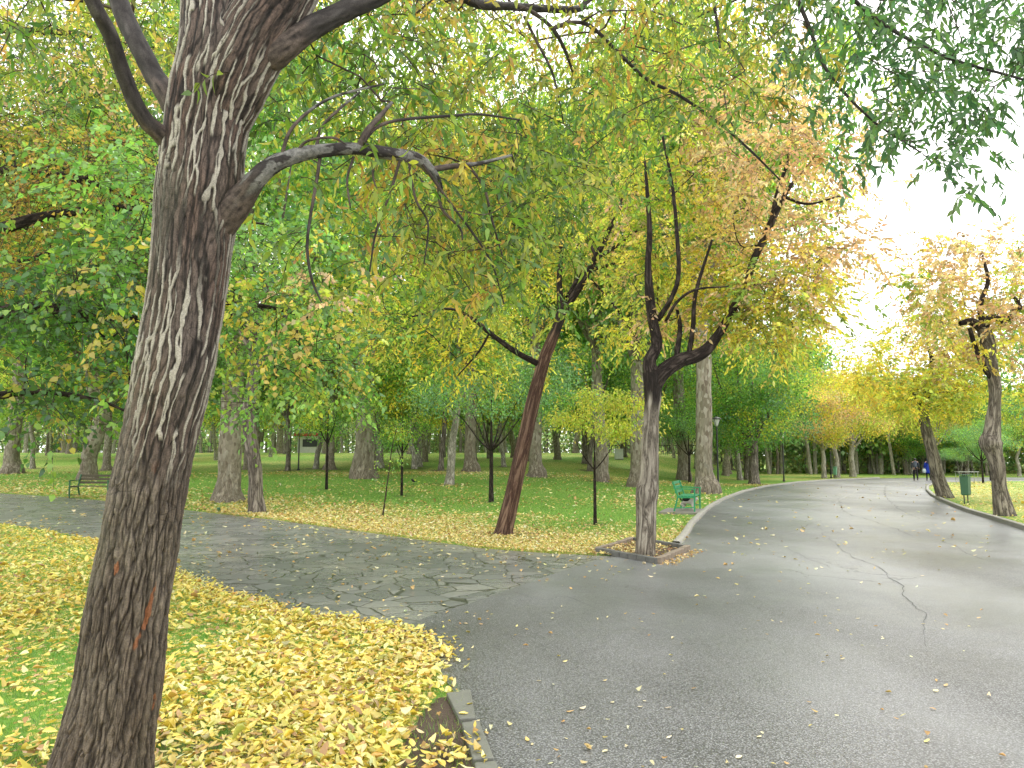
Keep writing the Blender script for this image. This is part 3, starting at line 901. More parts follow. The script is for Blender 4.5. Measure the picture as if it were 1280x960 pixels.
# second stem of the fork
p2, r2 = px_limb([(262, 225, 30, 3.70), (270, 165, 66, 3.69), (288, 110, 84, 3.68), (316, 50, 86, 3.68), (347, 0, 82, 3.70), (372, -50, 76, 3.72), (410, -140, 66, 3.8), (455, -300, 52, 3.9), (480, -520, 34, 4.0)])
t2 = ht.limb(np.array(p2) - HB, r2, ht.nearest(np.array(p2[0]) - HB), sides=340, disp=hero_disp(7), mspace=.005, L0=2.7)
def hl(spec, att=None, sides=40, style='dark', mspace=.012):
    p, r = px_limb(spec); p = np.array(p) - HB
    a = ht.nearest(p[0]) if att is None else att
    return ht.limb(p, r, a, sides=sides, disp=limb_disp(style), mspace=mspace, spacing=.1, part='branch')
b_right = hl([(320, 82, 30, 3.66), (338, 70, 38, 3.66), (354, 59, 34, 3.66), (385, 38, 29, 3.7), (430, 14, 25, 3.8), (478, -8, 23, 3.95), (560, -60, 21, 4.3), (680, -110, 19, 4.8), (850, -130, 17, 5.3), (1050, -120, 14, 5.6), (1250, -70, 10, 5.8), (1400, -10, 6, 6.0)], sides=56)
b_l1 = hl([(238, 205, 26, 3.66), (216, 184, 28, 3.62), (202, 169, 22, 3.58), (178, 145, 20, 3.5), (155, 95, 19, 3.4), (138, 45, 18, 3.3), (115, 0, 18, 3.2), (85, -80, 16, 3.1), (30, -200, 10, 3.0)])
b_l2 = hl([(238, 160, 26, 3.7), (220, 133, 34, 3.7), (208, 116, 27, 3.7), (195, 98, 25, 3.75), (172, 55, 24, 3.8), (152, 10, 23, 3.9), (130, -60, 20, 4.0), (110, -180, 13, 4.2)])
b_silver = hl([(272, 285, 40, 3.64), (291, 260, 38, 3.62), (306, 242, 30, 3.6), (320, 224, 25, 3.58), (345, 204, 21, 3.6), (375, 193, 18, 3.65), (405, 188, 16, 3.7), (445, 186, 15, 3.8), (485, 192, 16, 3.9), (520, 198, 15, 4.0), (538, 212, 13, 4.05), (548, 228, 8, 4.1), (552, 240, 4, 4.15)], style='silver', sides=48, mspace=.006)
hl([(540, 212, 8, 4.05), (565, 208, 7, 4.15), (600, 204, 5, 4.3), (640, 194, 3.5, 4.45)], sides=16, style='silver')
hl([(450, 182, 9, 3.8), (458, 165, 8, 3.8), (475, 145, 6, 3.85), (490, 128, 4, 3.9)], sides=14, style='silver')
hl([(450, 184, 5, 3.8), (470, 160, 4.5, 3.85), (500, 150, 4, 3.9), (560, 145, 3.5, 4.0), (600, 143, 3, 4.1), (650, 150, 2, 4.2)], sides=12)
hl([(352, 196, 5, 3.6), (362, 165, 4.5, 3.6), (385, 140, 4, 3.65), (420, 120, 3.5, 3.7), (480, 105, 2.5, 3.8)], sides=12, style='silver')
hl([(395, 186, 5, 3.7), (402, 160, 4, 3.7), (420, 140, 3.5, 3.7), (450, 115, 2.5, 3.75)], sides=12, style='silver')
hl([(370, 190, 4, 3.64), (385, 176, 3.5, 3.62), (415, 172, 3, 3.62), (432, 180, 2, 3.65)], sides=10)
# hanging twigs below the silver limb
for s in ([(400, 196, 5, 3.7), (396, 225, 4.5, 3.68), (388, 270, 4, 3.66), (384, 310, 4, 3.66), (390, 350, 3.5, 3.68), (402, 378, 2, 3.7)],
          [(500, 200, 4, 3.93), (488, 240, 3.5, 3.93), (470, 290, 3, 3.95), (462, 340, 2, 3.97)],
          [(442, 196, 3.5, 3.8), (434, 225, 3, 3.78), (438, 260, 2, 3.78)],
          [(528, 205, 4, 4.0), (560, 250, 3.5, 4.1), (590, 290, 3, 4.2), (615, 330, 2.5, 4.3), (630, 380, 2, 4.4)],
          [(548, 225, 5, 4.1), (552, 260, 4, 4.1), (575, 285, 3, 4.15), (578, 300, 2, 4.15)],
          [(585, 206, 4, 4.25), (605, 235, 3.5, 4.3), (615, 275, 3, 4.35), (628, 320, 2, 4.4)],
          [(475, 192, 3.5, 3.87), (466, 215, 3, 3.86), (470, 235, 2, 3.86)],
          [(510, 198, 3.5, 3.95), (520, 250, 3, 4.0), (535, 280, 2.5, 4.02), (530, 330, 1.8, 4.05)]):
    hl(s, sides=8, mspace=.03)
# upper right long limb and its twigs
b_up = hl([(500, -20, 14, 4.05), (560, -12, 13, 4.4), (600, 5, 12, 4.7), (640, 8, 10, 5.0), (700, 12, 9, 5.4), (726, 10, 8, 5.6), (738, -2, 7, 5.7), (790, -30, 5, 6.0)], sides=20)
hl([(640, 5, 6, 5.0), (665, 15, 5.5, 5.1), (690, 35, 5, 5.2), (705, 60, 4.5, 5.3), (716, 90, 3, 5.4)], sides=10)
hl([(690, 36, 5.5, 5.2), (715, 28, 5, 5.3), (740, 34, 5, 5.4), (775, 68, 4.5, 5.5), (810, 100, 4.5, 5.6), (850, 120, 4, 5.7), (900, 155, 3.5, 5.9), (940, 190, 3, 6.1), (975, 225, 2, 6.2)], sides=10)
hl([(655, 20, 4, 5.05), (670, 50, 3.5, 5.1), (690, 90, 3, 5.1), (700, 130, 2, 5.15)], sides=8)
hl([(1020, -118, 8, 5.55), (1040, -40, 6, 5.6), (1090, 20, 5, 5.6), (1180, 70, 4, 5.6), (1280, 100, 3, 5.6), (1360, 130, 2, 5.6)], sides=10)
hl([(950, -125, 7, 5.4), (985, -30, 6, 5.5), (1010, 30, 5, 5.5), (1035, 90, 4, 5.5), (1090, 150, 3, 5.5), (1150, 190, 2, 5.5)], sides=10)
hl([(860, -130, 6, 5.3), (880, -50, 5, 5.4), (895, 20, 4, 5.5), (900, 60, 3, 5.5)], sides=10)

lo_tree = 0
A1 = region([(470, -60), (1010, -60), (1010, 20), (920, 100), (840, 150), (740, 200), (700, 260), (560, 290), (480, 230), (440, 120)], 150, 4.6, 8.0, -.2, .9, 3)
A2 = region([(990, -80), (1420, -80), (1420, 80), (1300, 110), (1270, 150), (1225, 165), (1190, 200), (1150, 215), (1110, 175), (1050, 140), (1010, 90)], 80, 4.9, 6.4, -.35, 1.2, 4)
A3 = region([(350, -60), (500, -60), (540, 150), (640, 240), (650, 330), (620, 370), (520, 360), (470, 320), (430, 250), (380, 230), (370, 100)], 90, 3.9, 7.0, -.15, 1.1, 5)
A4 = region([(-60, -90), (220, -90), (215, 10), (150, 60), (60, 50), (-60, 110)], 36, 4.2, 6.5, -.2, 1.2, 6)
A5 = region([(600, 180), (740, 200), (720, 300), (680, 360), (620, 350)], 30, 5.5, 8.0, -.2, 1.2, 7)
tg = [(A1, 'willow'), (A2, 'darkwillow'), (A3, 'willow'), (A4, 'willow'), (A5, 'willow')]
allT = np.vstack([a for a, _ in tg]) - HB
thick = [ti, t2]
ends = ht.grow(allT, seg=.22, sag=.05, curve=.3, nothick=8.0)
def strands(centers, colsets, k, lenr, lstep, spread, down=.8):
    """hanging leafy twigs -> twig chains and leaf arrays"""
    tw, LP, LD, LC = [], [], [], []
    for c, cs in zip(centers, colsets):
        for _ in range(k):
            a = c + rng.normal(0, spread, 3) * .35
            ln = rng.uniform(*lenr)
            h = rng.normal(0, 1, 3); h[2] = 0; h /= np.linalg.norm(h) + 1e-6
            d0 = h * .9 + np.array([0, 0, -.1]); d1 = h * .25 + np.array([0, 0, -down])
            npt = 6; t = np.linspace(0, 1, npt)[:, None]
            pts = a + ln * (d0 * t * (1 - t * .5) + d1 * t * t * .8)
            tw.append((c, pts))
            m = max(3, int(ln / lstep)); tt = np.linspace(.08, 1, m)
            lp = np.stack([np.interp(tt, t[:, 0], pts[:, j]) for j in range(3)], -1)
            tan = unit(np.gradient(lp, axis=0))
            side = unit(np.cross(tan, rng.normal(size=3)))
            sgn = np.where(np.arange(m) % 2 == 0, 1, -1)[:, None]
            LD.append(tan * .6 + side * sgn * .7 + rng.normal(0, .3, (m, 3)) + np.array([0, 0, -.45]))
            LP.append(lp)
            LC.append(np.repeat(cs[rng.integers(0, len(cs), 1)], m, axis=0) * .75 + cs[rng.integers(0, len(cs), m)] * .25)
    return tw, np.vstack(LP), np.vstack(LD), np.vstack(LC)
colsets = []
for a, nm in tg:
    for q in a:
        P_ = np.array(PAL[nm])
        if nm == 'willow':
            w = pn(q[None] * .8, 77)[0]
            P_ = np.array([(.13, .23, .03), (.20, .30, .04), (.06, .13, .025), (.09, .18, .03), (.34, .37, .05)]) if w < .1 else np.array([(.20, .28, .035), (.38, .40, .05), (.52, .40, .07), (.44, .25, .06), (.10, .18, .03)])
        colsets.append(P_)
tw, LP_, LD_, LC_ = strands(allT, colsets, 7, (.18, .42), .030, .6, .6)
for (c, pts) in tw:
    pass
g = Geo()
for (c, pts) in tw:
    V, Q, B, _ = tube(pts, np.linspace(.0028, .0012, len(pts)), 3); g.add(V, Q, B)
ht.solve(.0035, 2.2)
ht.mesh(hero, {'trunk': M['bark_hero'], 'branch': M['bark_hero']}, M['bark_twig'])
g.build('branch', M['bark_twig'], hero)
n = len(LP_)
big_ = np.where((LP_[:, 0] + HB[0]) > 2.0, 1.2, 1.0)
V, Q, Tt, CC = leaves_geo(LP_, LD_, big_ * rng.uniform(.05, .095, n), big_ * rng.uniform(.017, .028, n), jitter_col(LC_, n, .2), 'lens', .25, .35)
mesh_np('crown', V, quads=Q, tris=Tt, mat=M['leaf_willow'], parent=hero, col=CC)
print('hero leaves', n, time.time() - T0)

# ================================================================== SPECIFIC TREES
def build_tree(name, label, base_px, limbs, regions, bark, seg=.35, leafmat='leaf_yellow', L=.085, W=.045, per=80, spread=.3, kind='rhomb', zc=None, rtip=.004, cat='tree', dispamp=.012, sides=48, topmat=None, base=None, sag=0, mspace=.04, nothick=3.0, droop=.5, flat=.7, jit=.26):
    b = G(*base_px) if base is None else np.array(base, float)
    z = depth_of(b)
    root = thing(name, label, cat, b)
    t = Tree(30000)
    for li, spec in enumerate(limbs):
        sp = [(q[0], q[1], q[2], z + (q[3] if len(q) > 3 else 0)) for q in spec]
        p, r = px_limb(sp); p = np.array(p) - b
        if li == 0:
            r = [q * .9 for q in r]
            p[0][2] = -.12; sd = sides
        else: sd = 20 if max(r) > .06 else 10
        t.limb(p, r, None if li == 0 else t.nearest(p[0]), sides=sd, disp=rough_disp(dispamp if li == 0 else dispamp * .5), spacing=.18, mspace=mspace, part='trunk' if li == 0 or topmat is None else 'branch')
    pts, cols = [], []
    for (poly, nn, dz0, dz1, pal, *rest) in regions:
        q = region(poly, nn, z + dz0, z + dz1, rest[0] if rest else -.2, rest[1] if len(rest) > 1 else .9, len(pts) + 2)
        pts.append(q)
        w = pn(q * .55, 61)[:, None]
        c = pal_pick(pal, len(q))
        cols.append(c)
    pts = np.vstack(pts) - b; cols = np.vstack(cols)
    t.grow(pts, seg=seg, sag=sag, nothick=nothick)
    t.solve(rtip, 2.3)
    bk = {'trunk': bark, 'branch': topmat or bark}
    t.mesh(root, bk, topmat or M['bark_twig'])
    m_ = 8; crown_sprays('crown', pts, cols, root, M[leafmat], max(4, int(per / m_)), m_, spread, spread * 1.5, L, W, kind, droop, flat, jit, M['bark_twig'])
    return root

# B: the tree in the kerbed pit
build_tree('pollarded_tree', 'tree standing in the brick tree pit, forked dark limbs with yellow and pink leaves', (807, 697),
    [[(806, 700, 32), (807, 690, 28), (808, 660, 27), (808, 632, 29), (809, 614, 31), (811, 598, 26), (812, 560, 23), (814, 520, 21), (816, 500, 22), (816, 480, 25), (815, 465, 26)],
     [(816, 472, 22), (812, 452, 16), (821, 430, 14), (816, 400, 13), (812, 370, 12), (810, 330, 8), (812, 290, 7), (809, 240, 5), (806, 200, 3)],
     [(815, 488, 20), (828, 466, 20), (850, 451, 18), (870, 445, 17), (884, 436, 15), (900, 415, 11, .2), (915, 388, 10, .3), (932, 355, 9, .4), (942, 325, 9, .4), (955, 298, 9, .4), (970, 265, 8, .4), (980, 245, 7, .4), (993, 226, 4, .4)],
     [(962, 285, 6, .4), (972, 240, 5, .5), (985, 200, 4, .5), (990, 160, 2.5, .5)],
     [(822, 400, 7), (838, 375, 6, -.2), (848, 345, 6, -.3), (846, 290, 5, -.3), (840, 230, 4, -.3), (828, 170, 3, -.3)],
     [(845, 450, 7), (850, 410, 6, .2), (846, 385, 4, .3)], [(860, 448, 7), (866, 410, 6), (870, 365, 5), (890, 300, 3)],
     [(832, 402, 4), (846, 378, 3.5, -.4), (870, 362, 3, -.5), (912, 358, 2, -.6)],
     [(980, 246, 4, .4), (1010, 255, 3, .2), (1050, 245, 2, 0)]],
    [([(830, 330), (900, 300), (1060, 320), (1010, 420), (960, 445), (900, 400), (850, 390), (770, 430), (745, 420), (760, 350)], 50, .1, 2.0, 'yellow', .0),
     ([(840, 90), (960, 60), (1060, 110), (1100, 230), (1085, 320), (960, 330), (860, 320)], 105, -.4, 2.6, 'tan', -.1),
     ([(920, 330), (1060, 300), (1050, 400), (970, 430), (920, 400)], 32, -.6, 1.5, 'mixed', -.0),
     ([(770, 100), (860, 80), (880, 320), (780, 350)], 46, .0, 2.6, 'lime', -.0),
     ([(760, 200), (900, 200), (930, 400), (780, 420)], 38, .0, 2.2, 'mixed', -.0)],
    M['bark_pit'], topmat=M['bark_dark'], L=.105, W=.045, per=88, spread=.25, kind='lens', nothick=6)
# C: leaning red-brown tree
build_tree('leaning_tree', 'slender leaning tree with red brown trunk on the carpet of pale leaves', (630, 670),
    [[(628, 675, 36), (630, 667, 28), (632, 656, 24), (640, 622, 22), (652, 565, 20), (668, 495, 19), (680, 450, 17), (688, 430, 16), (697, 405, 14), (703, 385, 13)],
     [(702, 390, 11), (725, 358, 9), (745, 322, 8), (760, 290, 6), (774, 262, 5), (782, 225, 3)],
     [(702, 390, 9), (699, 350, 7, .3), (701, 310, 5, .4), (695, 250, 3, .5)],
     [(675, 456, 8), (645, 440, 7, -.2), (612, 416, 6, -.4), (590, 398, 5, -.5), (560, 386, 3, -.6), (515, 396, 2, -.6)],
     [(709, 372, 6), (728, 343, 5, .3), (760, 332, 4.5, .4), (800, 326, 3, .5), (845, 322, 2, .6)],
     [(742, 326, 5), (770, 308, 4, -.3), (812, 276, 2.5, -.5)], [(612, 416, 3, -.4), (598, 440, 2.5, -.4), (572, 470, 1.5, -.4)],
     [(745, 322, 4), (730, 290, 3, .5), (700, 262, 2, .8)], [(735, 345, 3), (770, 385, 2.5), (800, 430, 1.8)]],
    [([(560, 60), (780, 40), (840, 220), (800, 330), (700, 300), (560, 300)], 110, -.6, 3.2, 'lime', -.1),
     ([(430, 120), (600, 100), (640, 400), (560, 470), (470, 430)], 85, -.2, 3.4, 'lime', -.1),
     ([(560, 330), (720, 330), (750, 440), (700, 470), (600, 450), (540, 470)], 36, .2, 2.4, 'yellow', -.0),
     ([(700, 200), (840, 240), (830, 420), (760, 470), (720, 350)], 44, .0, 2.6, 'mixed', -.0),
     ([(400, 380), (540, 380), (520, 470), (430, 470)], 16, 0, 3.0, 'yellow', -.1)],
    M['bark_red'], topmat=M['bark_dark'], L=.12, W=.045, per=85, spread=.33, kind='lens', dispamp=.008, nothick=6)
# D: right tree
build_tree('pollarded_tree', 'knobbly grey tree with pink brown leaves at the right edge of the picture', (1257, 647),
    [[(1258, 650, 36), (1256, 641, 27), (1250, 610, 19), (1245, 580, 18.5), (1241, 566, 20), (1238, 553, 28), (1240, 541, 21), (1243, 515, 17), (1243, 480, 15.5), (1236, 440, 16), (1229, 410, 18)],
     [(1243, 478, 7), (1228, 455, 6), (1218, 430, 6), (1212, 410, 5)],
     [(1229, 412, 12), (1215, 402, 9), (1200, 404, 6)], [(1229, 410, 11), (1238, 398, 9), (1255, 400, 8), (1275, 385, 5), (1262, 365, 4)],
     [(1228, 405, 8), (1226, 380, 6), (1235, 350, 5), (1228, 320, 3)]],
    [([(1165, 320), (1200, 285), (1270, 290), (1310, 330), (1310, 420), (1250, 440), (1180, 435), (1160, 380)], 62, -1.6, 2.2, 'tan', .05),
     ([(1100, 340), (1180, 290), (1290, 320), (1290, 420), (1130, 430)], 24, -1, 2.0, 'mixed', -.1),
     ([(1170, 400), (1300, 410), (1290, 520), (1250, 470), (1180, 460)], 14, -1.0, 2.0, 'mixed', -.1)],
    M['bark_grey'], topmat=M['bark_dark'], L=.13, W=.08, per=72, spread=.26, dispamp=.03, nothick=3)
# E
build_tree('pollarded_tree', 'bent tree with bright yellow crown at the tip of the right lawn', (1181, 624),
    [[(1183, 627, 26), (1180, 618, 21), (1172, 595, 17), (1166, 570, 15), (1160, 545, 14), (1155, 522, 14), (1156, 508, 16)],
     [(1156, 512, 9), (1146, 500, 6), (1138, 485, 4)], [(1156, 512, 10), (1165, 498, 7), (1180, 492, 5), (1200, 485, 3)], [(1156, 510, 9), (1160, 480, 7), (1165, 450, 6), (1160, 435, 4)]],
    [([(1060, 440), (1110, 405), (1170, 400), (1230, 440), (1240, 500), (1190, 525), (1120, 520), (1070, 500)], 105, -3, 3.0, 'yellow', -.05, .6),
     ([(1120, 400), (1160, 385), (1230, 410), (1230, 470), (1160, 470)], 32, -2, 2.0, 'tan', -.2)],
    M['bark_grey'], topmat=M['bark_dark'], L=.15, W=.09, per=96, spread=.36, dispamp=.02, sides=24, mspace=.1)
print('B-E', time.time() - T0)

# left trees standing outside the frame, their boughs hang in
LB = np.array([-9.6, 9.5, 0.0])
zl = depth_of(LB)
def abs_limbs(b, pts): return pts
def build_tree_abs(name, label, base, limbs, regions, bark, topmat, leafmat, L, W, per, spread, kind, seg=.3, droop=.6, flat=.6, jit=.18, cat='tree'):
    b = np.array(base, float); root = thing(name, label, cat, b); t = Tree(40000)
    for li, (pts, rad) in enumerate(limbs):
        p = np.array(pts) - b
        t.limb(p, rad, None if li == 0 else t.nearest(p[0]), sides=40 if li == 0 else 14, disp=rough_disp(.02 if li == 0 else .004), spacing=.2, mspace=.05, part='trunk' if li == 0 else 'branch')
    pts, cols = [], []
    for k, (poly, nn, z0, z1, pal, thr) in enumerate(regions):
        q = region(poly, nn, z0, z1, thr, 1.0, k + 5); pts.append(q); cols.append(pal_pick(pal, len(q)))
    pts = np.vstack(pts) - b; cols = np.vstack(cols)
    t.grow(pts, seg=seg, nothick=3); t.solve(.004, 2.3)
    t.mesh(root, {'trunk': bark, 'branch': topmat}, topmat)
    m_ = 7; crown_sprays('crown', pts, cols, root, M[leafmat], max(4, int(per / m_)), m_, spread, spread * 1.6, L, W, kind, droop, flat, jit, M['bark_twig'])
    return root
build_tree_abs('broadleaf_tree', 'dark green broad leaved tree hanging in from the left edge behind the big trunk', (-9.4, 9.0, 0),
    [([(-9.4, 9, -.1), (-9.35, 9, 1.5), (-9.2, 9.1, 3), (-9.1, 9.2, 5), (-9, 9.2, 7.5)], [.3, .22, .2, .16, .08]),
     ([(-9.2, 9.1, 2.8), P(-60, 400, 8.4), P(60, 385, 8.8), P(150, 400, 9.2), P(300, 380, 10), P(400, 400, 10.6)], [.13, .09, .07, .055, .035, .015]),
     ([(-9.15, 9.15, 2.2), P(-60, 500, 7.6), P(40, 490, 7.8), P(120, 500, 8.0), P(170, 520, 8.0)], [.09, .05, .035, .02, .01]),
     ([(-9.2, 9.1, 4.0), P(-60, 300, 8.8), P(60, 270, 9.3), P(180, 260, 9.8), P(330, 280, 10.2)], [.12, .09, .06, .04, .015])],
    [([(-60, 330), (215, 290), (215, 480), (165, 500), (135, 490), (110, 530), (60, 535), (40, 480), (-60, 460)], 76, 6.8, 9.6, 'darkgreen', -.3),
     ([(100, 170), (215, 180), (215, 330), (100, 330)], 36, 7.5, 10.5, 'green', -.2),
     ([(250, 260), (400, 300), (430, 430), (420, 490), (330, 515), (230, 500), (240, 400)], 62, 8.5, 12.0, 'green', -.15),
     ([(260, 300), (420, 320), (430, 460), (330, 480), (240, 460)], 18, 8.5, 11.0, 'mixed', -.1),
     ([(0, 100), (200, 80), (200, 330), (0, 330)], 40, 9.5, 12.0, 'green', -.2)],
    M['bark_grey'], M['bark_dark'], 'leaf_broad', .085, .055, 75, .25, 'lens')
build_tree_abs('small_leaved_tree', 'tree with small orange and lime leaves and black boughs at the upper left', (-11.8, 12.5, 0),
    [([(-11.8, 12.5, -.1), (-11.7, 12.4, 2), (-11.6, 12.2, 4), (-11.6, 12.2, 9.5)], [.3, .22, .2, .06]),
     ([(-11.7, 12.3, 4.2), P(-60, 225, 10.6), P(5, 212, 10), P(60, 218, 9.8), P(108, 226, 9.8), P(148, 240, 9.8), P(190, 255, 9.8)], [.12, .08, .06, .055, .05, .035, .012]),
     ([(-11.7, 12.3, 3.2), P(-60, 335, 10.6), P(0, 328, 10), P(45, 322, 9.9), P(85, 310, 9.8), P(150, 300, 9.8)], [.09, .05, .04, .035, .03, .01]),
     ([(-11.6, 12.2, 6), P(-60, 60, 11), P(60, 40, 11), P(200, 60, 11)], [.12, .08, .05, .015])],
    [([(-60, 40), (200, 30), (215, 140), (170, 200), (-60, 210)], 95, 9.0, 13.0, 'mixed', -.3),
     ([(-60, 130), (150, 150), (190, 330), (100, 350), (-60, 350)], 90, 8.8, 12.0, 'orange', -.25),
     ([(-60, -60), (260, -60), (240, 60), (-60, 60)], 55, 9.5, 13.0, 'lime', -.2)],
    M['bark_grey'], M['bark_dark'], 'leaf_yellow', .07, .04, 90, .3, 'rhomb')
print('left', time.time() - T0)

# ================================================================== PROTOTYPE TREES
def proto(name, seed, H, rt, clear, cr, nb, ncl, per, L, W, pals, bark, leafmat='leaf_far', flare=1.5, lean=.0, limbs=5, spread=.5, twig=None, sides=28, droop=.5, mound=None, fork=None):
    global rng
    keep = rng; rng = np.random.default_rng(seed)
    root = thing(name, '', 'tree')
    t = Tree(20000)
    top = clear + (H - clear) * .55
    zs = [-.15, .12, .45, 1.0, clear * .6, clear, top]
    wob = rng.normal(0, .06 + .01 * H * .3, (7, 2)); wob[:3] *= .1; wob[3] *= .3
    rr = [rt * flare * 1.12, rt * flare, rt * (1 + (flare - 1) * .3), rt, rt * .92, rt * .82, rt * .25]
    pts = [(wob[i][0] * (rt > .08) + lean * zs[i], wob[i][1] * (rt > .08), zs[i]) for i in range(7)]
    t.limb(pts, rr, sides=sides, disp=rough_disp(min(.03, rt * .09)), spacing=.3, mspace=.08 if rt > .1 else .05)
    c0 = np.array([lean * clear, 0, clear])
    for k in range(limbs):
        a = 2 * math.pi * (k + rng.uniform(-.3, .3)) / limbs
        z1 = clear * rng.uniform(.85, 1.05); e = rng.uniform(.45, .8)
        st = np.array([lean * z1, 0, z1]); st = t.pos[t.nearest(st)].copy()
        d = np.array([math.cos(a), math.sin(a), 0])
        hh = (H - clear)
        p = [st, st + d * cr * .18 + [0, 0, hh * .12], st + d * cr * .4 + [0, 0, hh * .33], st + d * cr * e + [0, 0, hh * .6]]
        t.limb(p, [rt * .5, rt * .38, rt * .25, rt * .08], t.nearest(st), sides=10, disp=rough_disp(.006), spacing=.3, mspace=.15)
    cz = (clear + H) / 2 + .2; hz = (H - clear) / 2
    bc = []
    while len(bc) < nb:
        q = unit(rng.normal(size=(1, 3)))[0] * rng.uniform(.45, 1) ** .6
        if mound and q[2] < -.2: continue
        bc.append(np.array([q[0] * cr, q[1] * cr, cz + q[2] * hz]) + np.array([lean * clear, 0, 0]))
    bc = np.array(bc)
    pts = bc[rng.integers(0, nb, ncl)] + rng.normal(0, 1, (ncl, 3)) * np.array([cr * .22, cr * .22, hz * .15])
    pts[:, 2] = np.maximum(pts[:, 2], clear * .8)
    w = np.array([p[1] for p in pals]); w = w / w.sum()
    cols = np.vstack([pal_pick(pals[rng.choice(len(pals), p=w)][0], 1) for _ in range(ncl)])
    t.grow(pts, seg=.6, nothick=1.0); t.solve(max(.006, rt * .02), 2.4)
    t.mesh(root, bark, None)
    crown_leaves('crown', pts, cols, root, M[leafmat], per, spread, L, W, 'rhomb', droop, .65)
    rng = keep
    return dict(root=root, used=False, H=H, rt=rt)

protos = {
 'plane_a': proto('plane_tree', 1, 17, .36, 5.0, 5.5, 22, 260, 95, .20, .15, [('green', 3), ('lime', 2)], M['bark_plane']),
 'plane_b': proto('plane_tree', 2, 16, .33, 6.0, 5.0, 20, 240, 95, .20, .15, [('lime', 3), ('green', 2), ('yellow', 1)], M['bark_plane'], flare=1.7),
 'plane_c': proto('plane_tree', 3, 15, .31, 4.5, 5.2, 20, 240, 95, .20, .15, [('bluegreen', 2), ('green', 3)], M['bark_plane'], flare=1.35, lean=.04),
 'slim_a': proto('slim_tree', 4, 12, .17, 4.0, 3.4, 14, 150, 90, .17, .11, [('green', 3), ('bluegreen', 2)], M['bark_grey'], flare=1.3, lean=-.05),
 'slim_b': proto('slim_tree', 5, 12, .19, 3.6, 3.8, 14, 150, 90, .17, .11, [('lime', 2), ('green', 2), ('yellow', 1)], M['bark_pale'], flare=1.3, lean=.08),
 'yellow': proto('pollarded_tree', 6, 8.5, .22, 2.6, 3.4, 14, 150, 95, .17, .11, [('yellow', 5), ('tan', 1), ('lime', 1)], M['bark_pale'], flare=1.3),
 'tan': proto('pollarded_tree', 7, 8.0, .2, 2.8, 2.9, 12, 120, 90, .16, .10, [('tan', 3), ('yellow', 2)], M['bark_pale'], flare=1.3),
 'dense': proto('broadleaf_tree', 8, 14, .33, 3.2, 5.2, 22, 260, 95, .19, .13, [('bluegreen', 1), ('green', 2), ('lime', 1)], M['bark_grey'], flare=1.3),
 'umbrella': proto('young_tree', 9, 5.2, .075, 1.8, 2.6, 14, 110, 90, .10, .06, [('bluegreen', 3), ('green', 2)], M['bark_dark'], flare=1.25, mound=True, spread=.3, limbs=6, sides=12),
 'sapling_y': proto('sapling', 10, 2.95, .035, 1.25, 1.05, 9, 46, 80, .09, .04, [('limebright', 1)], M['bark_dark'], flare=1.2, spread=.18, limbs=3, sides=10, droop=.9, mound=True),
 'sapling_g': proto('sapling', 12, 4.6, .05, 1.7, 1.2, 9, 55, 80, .09, .055, [('green', 4), ('lime', 1)], M['bark_dark'], flare=1.2, spread=.22, limbs=3, sides=10),
}
def place(kind, px, label, scale=1.0, rz=None, group=None, cat='tree', wpx=None, base=None, tall=1.0):
    pr = protos[kind]; b = G(*px) if base is None else np.array(base, float)
    if wpx:   # match the girth seen
        r = wpx / 2 * depth_of(b) / F_PX; k = r / pr['rt']
        scale = (scale * k ** .5,) * 3 if abs(k - 1) < .6 else (scale * (1.26 if k > 1 else .7),) * 3
    if tall != 1.0:
        sc3 = (scale,) * 3 if np.isscalar(scale) else scale
        scale = (sc3[0] * 1.1, sc3[1] * 1.1, sc3[2] * tall)
    rz = rng.uniform(0, 6.28) if rz is None else rz
    if not pr['used']:
        pr['used'] = True; o = pr['root']; o.location = b; o.rotation_euler = (0, 0, rz); o.scale = (scale,) * 3 if np.isscalar(scale) else scale
        o['label'] = label; o['category'] = cat
        if group: o['group'] = group
        elif 'group' in o: del o['group']
        return o
    return dup(pr['root'], b, rz, scale, label, cat, group)

place('plane_a', (285, 627), 'thick plane tree with swollen knobbly foot behind the big leaning trunk', 1.0, wpx=29)
place('slim_a', (321, 642), 'grey ridged tree at the edge of the flagstone path, beside the thick plane tree', 1.15, rz=.5)
place('plane_c', (110, 600), 'brown plane tree right behind the left park bench', 1.0, wpx=26)
place('plane_b', (14, 592), 'pale plane tree with peeling bark nearest the left edge', 1.0, wpx=26)
place('plane_a', (455, 598), 'stout speckled plane tree in the middle of the left lawn', 1.1, tall=1.55, wpx=24)
place('sapling_g', (408, 612), 'thin young tree with a narrow green crown between lamp post and stout plane tree', 1.15)
place('sapling_g', (502, 620), 'young tree with crooked black stem right of the stout plane tree', .95)
place('umbrella', (614, 628), 'young dark tree with spreading blue green crown left of the leaning red brown tree', 1.0, rz=1)
place('sapling_y', (744, 656), 'yellow green sapling on the lawn left of the tree pit', 1.05, rz=2.2)
place('slim_b', (562, 606), 'pale leaning tree standing in front of the distant planes in mid lawn', 1.0)
place('plane_b', (588, 590), 'plane tree just left of the young tree with the spreading crown', .9, tall=1.55, wpx=15)
place('slim_b', (518, 586), 'slim tree far back right of the crooked young tree', .9)
place('plane_b', (670, 596), 'plane tree just right of the leaning red brown trunk', .95, tall=1.55, wpx=14)
place('plane_c', (752, 602), 'plane tree directly behind the yellow green sapling', .95, tall=1.55, wpx=16)
place('plane_a', (797, 609), 'plane tree half hidden behind the tree in the brick pit', .9, tall=1.55, wpx=18)
place('plane_c', (855, 600), 'plane tree with wide brown foot left behind the green bench', .95, tall=1.55, wpx=18)
